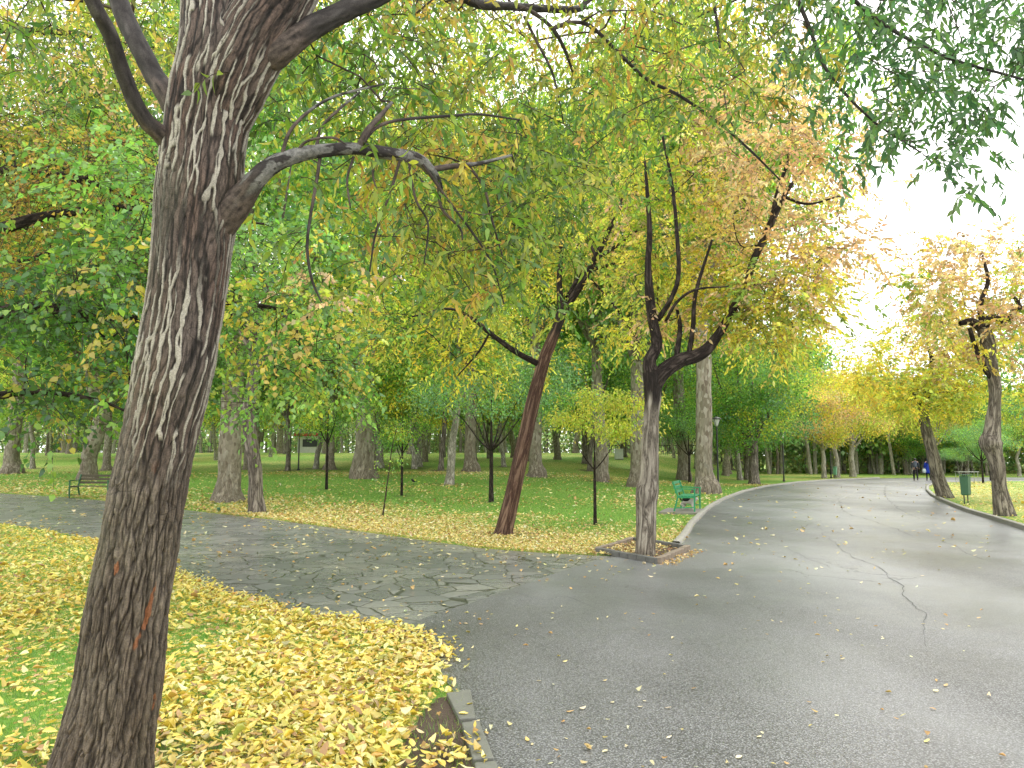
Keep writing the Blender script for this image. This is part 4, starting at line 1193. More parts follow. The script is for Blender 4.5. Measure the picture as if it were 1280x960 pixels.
place('plane_b', (882, 617), 'tall plane tree with peeling bark just behind the green bench', .95, tall=1.55, wpx=22)
place('umbrella', (862, 603), 'small bent dark tree between the planes behind the green bench', .95, rz=3)
place('slim_b', (925, 600), 'pale tree leaning left near the road edge, left of the straight dark trunk', 1.0, rz=3.3)
place('dense', (943, 605), 'straight dark trunked leafy tree where the road edge bends', .92, rz=.4)
place('tan', (1030, 598), 'pollarded pale tree with bare bent arm left of the road far end', .95)
place('yellow', (1046, 597), 'yellow crowned tree with pale trunk, second by the far road end', 1.05)
place('yellow', (1066, 596), 'yellow crowned tree with pale trunk beside the far green bin', 1.15)
place('umbrella', (1206, 604), 'low umbrella shaped tree behind the near green bin', .52, rz=.3)
place('umbrella', (1229, 605), 'small dark tree leaning left beyond the near green bin', .8, rz=2.0)
place('sapling_g', (1238, 601), 'thin dark young tree in the back of the right lawn', .8)
place('dense', (1345, 618), 'bushy green tree half outside the right edge of the picture', .72, base=(21.5, 27.0, .04))
place('slim_a', (360, 588), 'slim brown tree right beside the left lamp post', .9, rz=2)
place('slim_b', (395, 586), 'pale slim tree leaning right beyond the left lamp post', .9, rz=.2)
place('slim_a', (200, 590), 'slim tree seen far behind the left bench beside the big trunk', 1.1)
place('plane_b', (133, 588), 'far plane tree left of the big leaning trunk', .8, wpx=10)
# tall trees that carry the canopy between
place('slim_b', (475, 585), 'slim tree on the far lawn just right of the stout plane', 1.3)
place('plane_a', (-60, 610), 'plane tree just outside the left edge, its crown reaching in', .9, base=(-21, 24, .1))

# far trees, one by one, in random rows
occupied = []
def far_trees():
    k = 0; tries = 0
    while k < 100 and tries < 6000:
        tries += 1
        y = rng.uniform(50, 112); u = rng.uniform(-30, 1330)
        x = (u - 640) / F_PX * y
        if inside(asph, np.array([x]), np.array([y]))[0] or inside(rlawn, np.array([x]), np.array([y]))[0]: continue
        if u > 1000 and y < 72: continue
        if any(math.hypot(x - a, y - b) < 3.6 for a, b in occupied): continue
        if poly_dist(list(asph) + [asph[0]], np.array([x]), np.array([y]))[0] < 1.5: continue
        occupied.append((x, y))
        z = float(terrain(np.array([x]), np.array([y]))[0])
        if u > 1030:
            kd = ['dense', 'slim_a', 'yellow', 'slim_b'][rng.integers(0, 4)]; sc = {'dense': .68, 'slim_a': .8, 'slim_b': .8, 'yellow': 1.0}[kd]
            lab, grp = 'distant tree in the grey woodland beyond the far end of the road', 'woodland trees beyond the far end of the road'
        elif u > 640:
            kd = ['plane_a', 'plane_c', 'slim_a', 'dense', 'slim_b'][rng.integers(0, 5)]; sc = rng.uniform(.8, 1.0)
            lab, grp = 'distant tree at the back of the lawn behind the green bench', 'distant trees behind the green bench'
        else:
            kd = ['plane_a', 'plane_b', 'slim_a', 'slim_b', 'plane_c'][rng.integers(0, 5)]; sc = rng.uniform(.75, .95)
            lab, grp = 'distant tree at the back of the left lawn', 'distant trees at the back of the left lawn'
        place(kd, None, lab, sc * rng.uniform(.92, 1.08), group=grp, base=(x, y, z)); k += 1
far_trees()
print('protos', time.time() - T0)

# distant wood: one mass
def wood():
    r2 = np.random.default_rng(55)
    n = 300
    g = Geo(); C = []; cc = []
    for i in range(n):
        u = r2.uniform(-200, 1500); y = r2.uniform(84, 125) if u > 900 else r2.uniform(112, 155); x = (u - 640) / F_PX * y
        z = float(terrain(np.array([x]), np.array([y]))[0]); right = u > 1020
        h = r2.uniform(9, 12) if right else r2.uniform(13, 19)
        for _k in range(2):
            x2 = x + r2.normal(0, 2.5); y2 = y + r2.normal(0, 3)
            V, Q, B, _ = tube(np.array([(x2, y2, z - .2), (x2 + r2.normal(0, .3), y2, z + h * .35), (x2 + r2.normal(0, .6), y2, z + h * .7)]), np.array([.26, .19, .1]) * r2.uniform(.6, 1.1), 6)
            g.add(V, Q, B)
        m = 26
        q = unit(r2.normal(size=(m, 3))) * (r2.random((m, 1)) ** .4) * np.array([3.8, 3.8, h * .36])
        C.append(np.array([x, y, z + h * .66]) + q)
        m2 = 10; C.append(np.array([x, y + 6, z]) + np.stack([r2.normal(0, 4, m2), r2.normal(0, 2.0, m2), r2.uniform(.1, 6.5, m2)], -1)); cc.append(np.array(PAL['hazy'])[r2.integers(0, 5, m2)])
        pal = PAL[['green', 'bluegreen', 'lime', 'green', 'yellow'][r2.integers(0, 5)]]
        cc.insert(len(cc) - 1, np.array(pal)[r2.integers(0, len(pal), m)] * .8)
    g2 = g.build('distant_wood', M['bark_pale'], None); 
    return g2, np.vstack(C), np.vstack(cc)
w_o, wc, wcol = wood()
tag(w_o, 'far off wood of many grey trunks closing the view', 'wood', kind='stuff')
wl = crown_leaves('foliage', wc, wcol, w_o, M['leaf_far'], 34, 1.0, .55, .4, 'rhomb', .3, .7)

# ================================================================== FALLEN LEAVES, GRASS
def fallen(n, pos, sz, zlift, name, label, tilt=.35, cols=None, curl=.4):
    """pos (n,2) on the ground"""
    z = terrain(pos[:, 0], pos[:, 1]) + zlift
    a = rng.uniform(0, 2 * np.pi, n)
    Pp = np.stack([pos[:, 0], pos[:, 1], z], -1)
    D = np.stack([np.cos(a), np.sin(a), rng.normal(0, tilt * .5, n)], -1); D = unit(D)
    up = unit(np.stack([rng.normal(0, tilt, n), rng.normal(0, tilt, n), np.ones(n)], -1))
    Nn = unit(up - D * np.sum(up * D, 1)[:, None]); S = np.cross(D, Nn)
    L = (sz * rng.uniform(.6, 1.2, n))[:, None]; W = L * rng.uniform(.32, .62, n)[:, None]
    fo = rng.normal(.05, .42, (n, 1)) * W; cu = rng.normal(.1, curl * .55, (n, 1)) * L
    V = np.stack([Pp, Pp + D * L * .16 + S * W * .32 + Nn * fo * .6, Pp + D * L * .16 - S * W * .32 + Nn * fo * .6,
                  Pp + D * L * .45 + S * W * .5 + Nn * (fo + cu * .3), Pp + D * L * .45 + Nn * cu * .3, Pp + D * L * .45 - S * W * .5 + Nn * (fo + cu * .3),
                  Pp + D * L * .78 + S * W * .3 + Nn * (fo * .6 + cu * .7), Pp + D * L * .78 - S * W * .3 + Nn * (fo * .6 + cu * .7), Pp + D * L + Nn * cu], 1)
    lift = np.minimum(V[..., 2] - z[:, None], 0).min(1); V[..., 2] -= lift[:, None]
    b = np.arange(n)[:, None] * 9
    Q = np.concatenate([b + np.array([[1, 3, 4, 0]]), b + np.array([[0, 4, 5, 2]]), b + np.array([[3, 6, 8, 4]]), b + np.array([[4, 8, 7, 5]])])
    pal = np.array([(.76, .62, .13), (.80, .68, .20), (.70, .54, .09), (.80, .72, .36), (.74, .60, .11), (.60, .40, .10), (.78, .64, .14), (.82, .74, .28), (.40, .24, .09), (.55, .54, .12), (.78, .66, .18), (.74, .56, .10)])
    if cols is not None: pal = np.array(cols)
    c = jitter_col(pal[rng.integers(0, len(pal), n)], n, .14)
    o = mesh_np(name, V.reshape(-1, 3), quads=Q, mat=M['leaf_fallen'], col=np.repeat(c, 9, axis=0))
    tag(o, label, 'fallen leaves', kind='stuff'); return o

# foreground carpet
N0 = 165000
y = 2.2 + (19 - 2.2) * rng.random(N0) ** 1.7; x = rng.uniform(-1, 1, N0) * 0; x = -y * .95 + rng.random(N0) * (y * .95 + .9)
k = inside(fg_poly, x, y); x, y = x[k], y[k]
keep = rng.random(len(x)) < litter(x, y) ** 1.9 * np.clip((5.0 / y) ** .5 * 1.0, .3, 1)
x, y = x[keep], y[keep]
# a few spill over the border onto the path
print('near leaves', len(x))
fallen(len(x), np.stack([x, y], -1), np.clip(.060 * (y / 4) ** .2, .06, .12) * np.random.default_rng(3).choice([.55, .8, 1.0, 1.1, 1.25], len(x)), rng.uniform(.012, .045, len(x)), 'fallen_leaves', 'thick carpet of curled yellow leaves on the foreground lawn', .4)
# beyond the path
N1 = 260000
y = 11 + (48 - 11) * rng.random(N1) ** 1.5; x = (rng.uniform(-.78, .42, N1)) * y
lawnmask = ~inside(asph, x, y) & ~inside(fg_poly, x, y)
band = np.vstack([path_up[:, :2], path_lo[::-1, :2]])
lawnmask &= ~inside(band, x, y)
x, y = x[lawnmask], y[lawnmask]
keep = rng.random(len(x)) < litter(x, y) * .95; x, y = x[keep], y[keep]
print('far leaves', len(x))
fallen(len(x), np.stack([x, y], -1), .075 * np.clip(y / 18, .8, 1.7), rng.uniform(.02, .05, len(x)), 'fallen_leaves', 'pale yellow fallen leaves spread over the lawn beyond the footpath', .3,
       cols=[(.72, .60, .22), (.76, .66, .32), (.68, .52, .16), (.8, .72, .42), (.6, .42, .14), (.74, .62, .2), (.45, .28, .12)])
# right lawn
y = rng.uniform(14, 62, 26000); x = rng.uniform(8, 45, 26000); k = inside(rlawn, x, y) & (rng.random(26000) < litter(x, y))
fallen(k.sum(), np.stack([x[k], y[k]], -1), np.full(k.sum(), .11), np.full(k.sum(), .075), 'fallen_leaves', 'yellow leaves lying on the right hand lawn behind the kerb', .3)
# on road and path
n = 8000
y = 2.6 + 45 * rng.random(n) ** 1.8; x = rng.uniform(-.7, .62, n) * y
on_p = inside(band, x, y); on_r = inside(asph, x, y) & ~inside(rlawn, x, y)
w = pn(np.stack([x * .4, y * .4, 0 * x], -1), 70)
edge = np.exp(-poly_dist(lawn_edge, x, y) / 1.2) + np.exp(-poly_dist([(p[0], p[1]) for p in path_lo[:11]], x, y) / .7)
k = (on_p & (rng.random(n) < .45 + edge + w)) | (on_r & (rng.random(n) < .20 + w * .25))
k &= ~((x > 1.0) & (y < 6) & (rng.random(n) < .4))
x, y = x[k], y[k]
fallen(len(x), np.stack([x, y], -1), .055 * np.clip(y / 9, .8, 1.9), np.full(len(x), .02), 'scattered_leaves', 'single yellow leaves scattered on the wet road and footpath', .15,
       cols=[(.66, .56, .22), (.7, .62, .34), (.55, .38, .13), (.72, .66, .42), (.5, .30, .1)], curl=.25)
# extra spill along the near edges of the carpet
m = 6000
seg = np.array([G(u, v)[:2] for u, v in fg_poly_px[4:16]])
sp = resample(np.c_[seg, 0 * seg[:, 0]], 400)
q = sp[rng.integers(0, 400, m)] + rng.normal(0, .13, (m, 2))
fallen(m, q, np.full(m, .058), rng.uniform(.018, .035, m), 'fallen_leaves', 'ragged edge of the yellow leaf carpet spilling onto the paving', .3)
# litter in the tree pit and beside it done with the pit

def grass(n, xy, h, w, name, label):
    z = terrain(xy[:, 0], xy[:, 1])
    a = rng.uniform(0, 2 * np.pi, n); ln = rng.normal(0, .5, (n, 2))
    hh = h * rng.uniform(.6, 1.25, n)
    b = np.stack([xy[:, 0], xy[:, 1], z - .003], -1)
    s = np.stack([np.cos(a), np.sin(a), 0 * a], -1) * (w * .5)[:, None] if not np.isscalar(w) else np.stack([np.cos(a), np.sin(a), 0 * a], -1) * w * .5
    tip = b + np.stack([ln[:, 0] * hh, ln[:, 1] * hh, hh], -1)
    V = np.stack([b - s, b + s, tip], 1).reshape(-1, 3)
    T_ = np.arange(n)[:, None] * 3 + np.array([[0, 1, 2]])
    base = np.array([(.15, .32, .045), (.20, .39, .055), (.27, .45, .07), (.11, .25, .04), (.36, .45, .11)])
    c = jitter_col(base[rng.integers(0, 5, n)], n, .15)
    o = mesh_np(name, V, tris=T_, mat=M['grass'], col=np.repeat(c, 3, axis=0)); tag(o, label, 'grass', kind='stuff'); return o
n = 260000
y = 2.2 + 17 * rng.random(n) ** 1.8; x = -y * .95 + rng.random(n) * (y * .95 + .9)
k = inside(fg_poly, x, y) & ~(inside(soil_poly, x, y) & (rng.random(n) < .8)); xy = np.stack([x[k], y[k]], -1)
grass(len(xy), xy, np.full(len(xy), .042), np.clip(.0035 * xy[:, 1] / 4, .003, .01), 'grass', 'short green grass showing between leaves in the foreground')
n = 260000
y = 12 + 36 * rng.random(n) ** 1.4; x = rng.uniform(-.78, .42, n) * y
k = ~inside(asph, x, y) & ~inside(fg_poly, x, y) & ~inside(band, x, y); xy = np.stack([x[k], y[k]], -1)
grass(len(xy), xy, np.full(len(xy), .05), .009 * np.clip(xy[:, 1] / 15, 1, 2.4), 'grass', 'bright green mown grass of the lawn beyond the footpath')
print('grass', time.time() - T0)

# ================================================================== OBJECTS
M['green_paint'] = plain('green_paint', (.03, .30, .13), .4, .5, var=.2)
M['darkgreen_paint'] = plain('dark_green_paint', (.04, .15, .07), .4, .5, var=.25)
M['olive_paint'] = plain('bin_green_paint', (.05, .14, .075), .45, .5, var=.25)
M['black_paint'] = plain('black_paint', (.015, .017, .018), .45, .5)
M['brown_wood'] = plain('brown_slat', (.10, .085, .05), .5, .4)
M['glass'] = plain('lamp_glass', (.6, .62, .6), .3, .5, var=.1)
M['concrete'] = plain('concrete_slab', (.3, .28, .25), .8, .3)
M['brick_grey'] = plain('dark_grey_brick', (.15, .15, .14), .7, .3, var=.4, scale=14, bm=.5)
M['brick_tan'] = plain('tan_brick', (.27, .22, .17), .75, .3, var=.4, scale=14, bm=.5)
M['mud'] = plain('pit_soil', (.10, .07, .05), .9, .2)

# brick tree pit
c_f = G(822, 706); c_l = G(747, 692); c_r = G(860, 689); c_b = c_l + c_r - c_f
pit = thing('tree_pit', 'square brick edging around the foot of the forked tree on the asphalt', 'tree pit', (c_f + c_b) / 2 * np.array([1, 1, 0]))
pc = (c_f + c_b) / 2; pc[2] = 0
def brick_side(a, b, mat):
    a = a - pc; b = b - pc
    L = np.linalg.norm(b - a); nb = max(4, int(L / .2)); d = (b - a) / L; nrm = np.array([-d[1], d[0], 0])
    mb = MB(); R_ = Vector((d[0], d[1], 0)).to_track_quat('X', 'Z').to_matrix()
    for i in range(nb):
        c = a + d * (i + .5) * L / nb
        mb.box((c[0], c[1], .05 + rng.uniform(-.005, .005)), (L / nb - .012, .10 + rng.uniform(-.006, .006), .10), R_)
    mb.build('edging', mat, pit, bevel=.006)
brick_side(c_l, c_f, M['brick_grey']); brick_side(c_f, c_r, M['brick_tan']); brick_side(c_r, c_b, M['brick_grey']); brick_side(c_b, c_l, M['brick_tan'])
q = [(c_l - pc) * .93, (c_f - pc) * .93, (c_r - pc) * .93, (c_b - pc) * .93]
MB().add([(p[0], p[1], .035) for p in q], [(0, 1, 2, 3)]).build('soil', M['mud'], pit)
n = 220
a, b = rng.random(n), rng.random(n); q = c_f + (c_l - c_f) * a[:, None] + (c_r - c_f) * b[:, None]
fallen(n, q[:, :2], np.full(n, .07), rng.uniform(.038, .06, n), 'fallen_leaves', 'brown and yellow leaves caught inside the brick tree pit', .3, cols=[(.5, .3, .12), (.6, .42, .16), (.35, .2, .1), (.7, .6, .3)])
n = 160
a = rng.random(n); q = c_f + (c_r - c_f) * a[:, None] + np.array([.12, -.12, 0]) + rng.normal(0, .08, (n, 3))
fallen(n, q[:, :2], np.full(n, .06), np.full(n, .02), 'fallen_leaves', 'small drift of orange leaves against the right side of the tree pit', .2, cols=[(.62, .42, .16), (.55, .32, .12), (.7, .55, .25)])

def bench(loc, rz, label, frame, slat, length=1.55):
    """front faces local -Y"""
    t = thing('park_bench', label, 'bench', loc, rz, None)
    for sx in (-length / 2, length / 2):
        m = MB()
        m.bar((sx, -.26, 0), (sx, -.27, .62), .045)
        m.path([(sx, .32, 0), (sx, .20, .42)], .045, n=4); m.path([(sx, .20, .42), (sx, .34, .86)], .045, n=4)
        m.bar((sx, -.26, .41), (sx, .21, .40), .045)
        m.bar((sx, -.26, .12), (sx, .28, .10), .03)
        fo_ = m.build('frame', frame, t, bevel=.004)
        MB().bar((sx, -.31, .635), (sx, .27, .655), .06, .03).build('armrest', frame, fo_, bevel=.004)
    m = MB()
    for k in range(5): m.box((0, -.22 + .1 * k, .435), (length + .04, .08, .028))
    m.build('seat', slat, t, bevel=.004)
    m = MB()
    for k in range(3):
        z = .56 + .125 * k; m.box((0, .225 + (z - .42) * .32, z), (length + .04, .024, .085))
    m.build('backrest', slat, t, bevel=.004)
    return t
p = G(868, 643); p2_ = np.array([p[0] + .28 - .28, p[1] + .62 + .12, 0])
bench((p2_[0], p2_[1], .075), math.radians(70.5), 'bright green metal park bench seen from its end beside the road kerb', M['green_paint'], M['green_paint'], 1.5)
pad = MB().box((0, 0, .03), (1.25, 1.85, .09)).build('bench_pad', M['concrete'], None, bevel=.01); pad.location = (p2_[0] - .12, p2_[1] - .02, 0); pad.rotation_euler[2] = math.radians(-19.5); tag(pad, 'low concrete slab under the bright green bench', 'slab')
p = G(116, 622.5); bench((p[0] - .0, p[1], p[2]), math.radians(-6), 'dark green park bench with brown slats beside the flagstone path', M['darkgreen_paint'], M['brown_wood'], 1.5)

def bin_(px, label, mat, s=1.0):
    p = G(*px); p[2] += .05 if px[0] > 1180 else 0
    t = thing('litter_bin', label, 'bin', p, rng.uniform(-.2, .2), 'green litter bins on posts')
    for sx in (-.06, .06): MB().bar((sx, .0, -.1), (sx, .0, 1.05 * s), .035, n=8).build('post', M['black_paint'], t)
    b = MB().lathe([(.155, .30), (.175, .34), (.195, .92), (.20, .95), (.18, .95), (.17, .9)], (0, -.02, 0), 4, .95, .95)
    o = b.build('body', mat, t, bevel=.02); o.rotation_euler[2] = math.radians(0)
    MB().box((0, 0, .99), (.34, .32, .03)).build('lid', mat, t, bevel=.01)
    return t
bin_((1208, 632), 'dark green litter bin on twin posts on the right lawn', M['olive_paint'])
bin_((1044, 598), 'pale green litter bin by the trees at the far left side of the road', plain('pale_green_paint', (.14, .35, .22), .5))

def lamp(px, label, h=3.5):
    p = G(*px); t = thing('street_lamp', label, 'lamp', p, 0, 'black park lamps')
    MB().lathe([(.10, -.05), (.10, .08), (.06, .12), (.05, .5), (.038, h - .42)], n=12).build('pole', M['black_paint'], t, smooth=False)
    lo_ = MB().lathe([(.05, h - .42), (.09, h - .38), (.20, h - .06), (.19, h - .05)], n=8).build('lantern', M['glass'], t)
    m = MB()
    for k in range(4):
        a = math.pi / 4 + k * math.pi / 2
        m.bar((.09 * math.cos(a), .09 * math.sin(a), h - .4), (.21 * math.cos(a), .21 * math.sin(a), h - .04), .02)
    m.lathe([(.26, h - .05), (.25, h - .01), (.12, h + .05), (.03, h + .08)], n=12).build('lantern_cap', M['black_paint'], lo_)
    return t
lamp((373, 588), 'black lamp post on the left lawn between brown slim tree and sapling', 2.9)
lamp((980, 602), 'black lamp post standing at the road edge right of the straight dark trunk', 3.55)
lamp((898, 613), 'black lamp post behind the green bench, its lantern hidden in leaves', 3.7)
lamp((1039, 597.6), 'farthest black lamp post between the pale pollarded trees', 3.2)

# pale tubular frame behind the near bin
p = G(1209, 605); p[2] = .05
t = thing('metal_frame', 'pale tubular metal frame standing on grass behind the near bin', 'barrier', p)
M['steel'] = plain('galvanised_tube', (.4, .42, .4), .4, .5, .3)
m = MB()
for sx in (-.6, .6):
    for sy in (-.2, .2): MB().bar((sx, sy, 0), (sx, sy, .72), .035, n=8).build('leg', M['steel'], t)
MB().box((0, 0, .74), (1.35, .5, .04)).build('top', M['steel'], t)
m = MB()
for sy in (-.2, .2): m.bar((-.6, sy, .35), (.6, sy, .35), .03, n=8)
m.build('rail', M['steel'], t)

# little irrigation post near left path edge
p = G(273, 641); t = MB().lathe([(.05, -.03), (.05, .13), (.035, .15), (.03, .155)], n=12).build('marker_post', M['darkgreen_paint'], None); t.location = p
tag(t, 'short dark green marker post at the path edge beside the thick plane tree', 'post')

# thin stake-like seedling at (478,645)
def seedling():
    b = G(478, 647); root = thing('seedling', 'wispy knee high to head high seedling at the lawn edge in front of the planes', 'young plant', b)
    root['label'] = 'wispy seedling with sparse leaves at the lawn edge, left of the leaning red brown tree'
    t = Tree(3000); pts, rr = px_limb([(478, 648, 2.4, depth_of(b)), (482, 620, 2, depth_of(b)), (486, 590, 1.6, depth_of(b)), (490, 560, 1.1, depth_of(b)), (496, 535, .8, depth_of(b))])
    t.limb(np.array(pts) - b, rr, sides=6, spacing=.1)
    z = depth_of(b)
    q = region([(468, 560), (520, 520), (520, 600), (495, 640), (470, 620)], 26, z - .5, z + .5, -1) - b
    t.grow(q, seg=.15); t.solve(.003); t.mesh(root, M['bark_twig'])
    crown_leaves('crown', q, pal_pick('green', len(q)), root, M['leaf_broad'], 11, .10, .07, .04)
seedling()

# far kiosk, fence, cabinet
M['red'] = plain('red_awning', (.55, .05, .05), .6); M['white'] = plain('white_panel', (.7, .7, .7), .6); M['win'] = plain('dark_opening', (.03, .035, .04), .3)
def kiosk():
    y = 105.; x = (392 - 640) / F_PX * y; z = float(terrain(np.array([x]), np.array([y]))[0])
    t = thing('kiosk', 'distant park kiosk with red and white awning beyond the left lamp post', 'kiosk', (x, y, z))
    MB().box((0, 0, 1.15), (3.6, 2.4, 2.3)).build('wall', M['white'], t)
    m = MB()
    for k in range(7): m.box((-1.95 + .65 * k, -1.5, 2.35), (.33, 1.2, .10))
    m.build('awning', M['red'], t)
    MB().box((0, 0, 2.55), (4.4, 3.0, .22)).build('roof', M['red'], t, bevel=.03)
    MB().box((0, -1.22, 1.35), (2.2, .06, 1.0)).build('window', M['win'], t)
kiosk()
def fence(x0, x1, y, label):
    z = float(terrain(np.array([(x0 + x1) / 2]), np.array([y]))[0])
    t = thing('railing_fence', label, 'fence', ((x0 + x1) / 2, y, z))
    L = x1 - x0; m = MB(); n = int(L / .25)
    for k in range(n + 1): m.box((-L / 2 + k * L / n, 0, .65), (.04, .04, 1.3))
    m.build('bars', M['black_paint'], t)
    m = MB(); m.box((0, .03, 1.2), (L, .05, .07)); m.box((0, .03, .2), (L, .05, .07)); m.build('rail', M['black_paint'], t)
fence(10, 28, 92, 'dark iron railing at the back of the lawn behind the tree pit')
fence(-60, -38, 100, 'dark iron railing far behind the left lawn')
y = 70.; x = (773 - 640) / F_PX * y; z = float(terrain(np.array([x]), np.array([y]))[0])
t = thing('utility_cabinet', 'small pale utility cabinet on far lawn right of the sapling', 'cabinet', (x, y, z))
MB().box((0, 0, .5), (.75, .4, .9)).build('body', M['white'], t, bevel=.02); MB().box((0, 0, .97), (.82, .46, .05)).build('lid', M['white'], t)
MB().box((0, 0, .03), (.8, .45, .08)).build('plinth', M['concrete'], t)

# ------------------------------------------------------------------ figures
M['skin'] = plain('skin', (.45, .27, .2), .6, var=.05); M['hair'] = plain('black_hair', (.015, .012, .012), .6)
M['coat_blue'] = plain('blue_coat', (.015, .045, .38), .75, .3, bm=.4); M['jacket'] = plain('slate_jacket', (.10, .12, .15), .8, .3, bm=.4)
M['trousers'] = plain('black_trousers', (.02, .02, .024), .8, .3); M['shoes'] = plain('black_shoe', (.02, .018, .018), .4); M['scarf'] = plain('navy_scarf', (.015, .02, .06), .8)
M['bag'] = plain('pale_bag', (.5, .58, .55), .6); M['sleeve'] = plain('dark_sleeve', (.03, .035, .045), .8)
def skin(name, verts, edges, radii, mat, parent, sub=1):
    me = bpy.data.meshes.new(name); me.from_pydata(verts, edges, []); me.update()
    o = bpy.data.objects.new(name, me); COL.objects.link(o); me.materials.append(mat)
    mo = o.modifiers.new('skin', 'SKIN'); mo.use_smooth_shade = True
    for i, r in enumerate(radii):
        rr = (r, r) if np.isscalar(r) else r
        me.skin_vertices[0].data[i].radius = rr; me.skin_vertices[0].data[i].use_root = (i == 0)
    s = o.modifiers.new('sub', 'SUBSURF'); s.levels = sub; s.render_levels = sub
    if parent: o.parent = parent
    return o
def person(loc, rz, label, woman, k=1.0):
    t = thing('person', label, 'person', loc, rz, None); t.scale = (k,) * 3
    st = .20 if not woman else .14
    V = [(0, 0, .96), (0, 0, 1.12), (0, .0, 1.30), (0, -.01, 1.44), (0, 0, 1.52), (0, .02, 1.60), (0, .02, 1.69),
         (-.17, -.01, 1.42), (-.24, -.04, 1.16), (-.25, .04, .92), (-.25, .06, .86), (.17, -.01, 1.42), (.24, -.03, 1.16), (.26, .03, .92), (.26, .05, .86),
         (-.09, 0, .9), (-.10, st * .6, .50), (-.10, st * .55, .09), (-.10, st * .55 + .13, .04), (.09, 0, .9), (.10, -.02, .50), (.10, -st, .12), (.10, -st + .12, .05),
         (0, .115, 1.60)]
    Ed = [(0, 1), (1, 2), (2, 3), (3, 4), (4, 5), (5, 6), (3, 7), (7, 8), (8, 9), (9, 10), (3, 11), (11, 12), (12, 13), (13, 14), (0, 15), (15, 16), (16, 17), (17, 18), (0, 19), (19, 20), (20, 21), (21, 22), (5, 23)]
    R_ = [(.11, .08), (.11, .08), (.12, .09), (.08, .06), .05, (.075, .09), (.06, .07), .06, .045, .03, .032, .06, .045, .03, .032, .09, .06, .04, .035, .09, .06, .04, .035, .016]
    for sx, w in ((-1, 10), (1, 14)):
        bx, by, bz = V[w]
        for f, (dx, ln) in enumerate(((-.022, .065), (-.007, .078), (.008, .072), (.022, .058))):
            i = len(V); V += [(bx + dx * .4, by + dx, bz), (bx + dx * .5, by + dx + .005, bz - ln * .6), (bx + dx * .5 + .006 * -sx, by + dx + .012, bz - ln)]
            Ed += [(i, i + 1), (i + 1, i + 2)]; R_ += [.010, .009, .007]
        i = len(V); V += [(bx, by + .02, bz + .02), (bx - .01 * sx, by + .045, bz - .015), (bx - .012 * sx, by + .05, bz - .04)]; Ed += [(i, i + 1), (i + 1, i + 2)]; R_ += [.011, .010, .008]
    skin('body', V, Ed, R_, M['skin'], t, 1)
    if not woman:
        skin('trousers', V[15:18] + V[19:22] + [V[0]], [(6, 0), (0, 1), (1, 2), (6, 3), (3, 4), (4, 5)], [.105, .075, .062, .105, .075, .062, (.155, .12)], M['trousers'], t)
        skin('jacket', [V[0], V[1], V[2], (0, -.01, 1.42), (-.17, -.01, 1.41), (.17, -.01, 1.41), (0, -.01, 1.5)], [(0, 1), (1, 2), (2, 3), (3, 4), (3, 5), (3, 6)],
             [(.18, .13), (.175, .135), (.195, .145), (.16, .12), .085, .085, .065], M['jacket'], t)
        for a in (7, 11): skin('sleeve', [V[a], V[a + 1], V[a + 2]], [(0, 1), (1, 2)], [.082, .064, .05], M['sleeve'], t)
        MB().lathe([(.03, 1.72), (.085, 1.69), (.098, 1.62), (.09, 1.56), (.06, 1.53)], (0, 0, 0), 14, .95, 1.0).build('hair', M['hair'], t, smooth=True)
    else:
        skin('trousers', V[15:18] + V[19:22] + [V[0]], [(6, 0), (0, 1), (1, 2), (6, 3), (3, 4), (4, 5)], [.095, .068, .055, .095, .068, .055, (.15, .12)], M['trousers'], t)
        MB().lathe([(.04, 1.50), (.10, 1.47), (.175, 1.41), (.18, 1.25), (.16, 1.08), (.19, .9), (.215, .7), (.235, .56), (.22, .56), (.19, .75)], (0, 0, 0), 20, 1.0, .78).build('coat', M['coat_blue'], t, smooth=True)
        for a in (7, 11): skin('sleeve', [V[a], V[a + 1], V[a + 2]], [(0, 1), (1, 2)], [.08, .062, .05], M['coat_blue'], t)
        MB().lathe([(.02, 1.735), (.075, 1.71), (.105, 1.64), (.105, 1.56), (.10, 1.48), (.16, 1.40), (.17, 1.33), (.12, 1.30)], (0, -.01, 0), 16, 1, .95).build('headscarf', M['scarf'], t, smooth=True)
    for w in (17, 21):
        a = V[w]; MB().lathe([(.045, 0), (.055, .02), (.05, .07), (.035, .10)], (a[0], a[1] + .06, a[2] - .085), 10, .85, 2.3).build('shoe', M['shoes'], t, smooth=True)
    return t
p = G(1145, 601); person((p[0], p[1], .014), -.35, 'person in a slate grey jacket and black trousers walking away up the road', False, .98)
p = G(1161, 601); wp = person((p[0], p[1], .014), -.3, 'person in a long bright blue coat and dark headscarf walking beside the tree', True, .97)
bg = thing('bag', 'pale shopping bag held at the side of the person in blue', 'bag', (p[0] - .30, p[1] + .0, .0))
m = MB().lathe([(.02, .58), (.13, .60), (.145, .72), (.12, .88), (.02, .89)], n=10, sy=.5); m.build('body', M['bag'], bg, smooth=True)
MB().path([(-.06, 0, .88), (0, 0, .97), (.06, 0, .88)], .015).build('handle', M['bag'], bg)

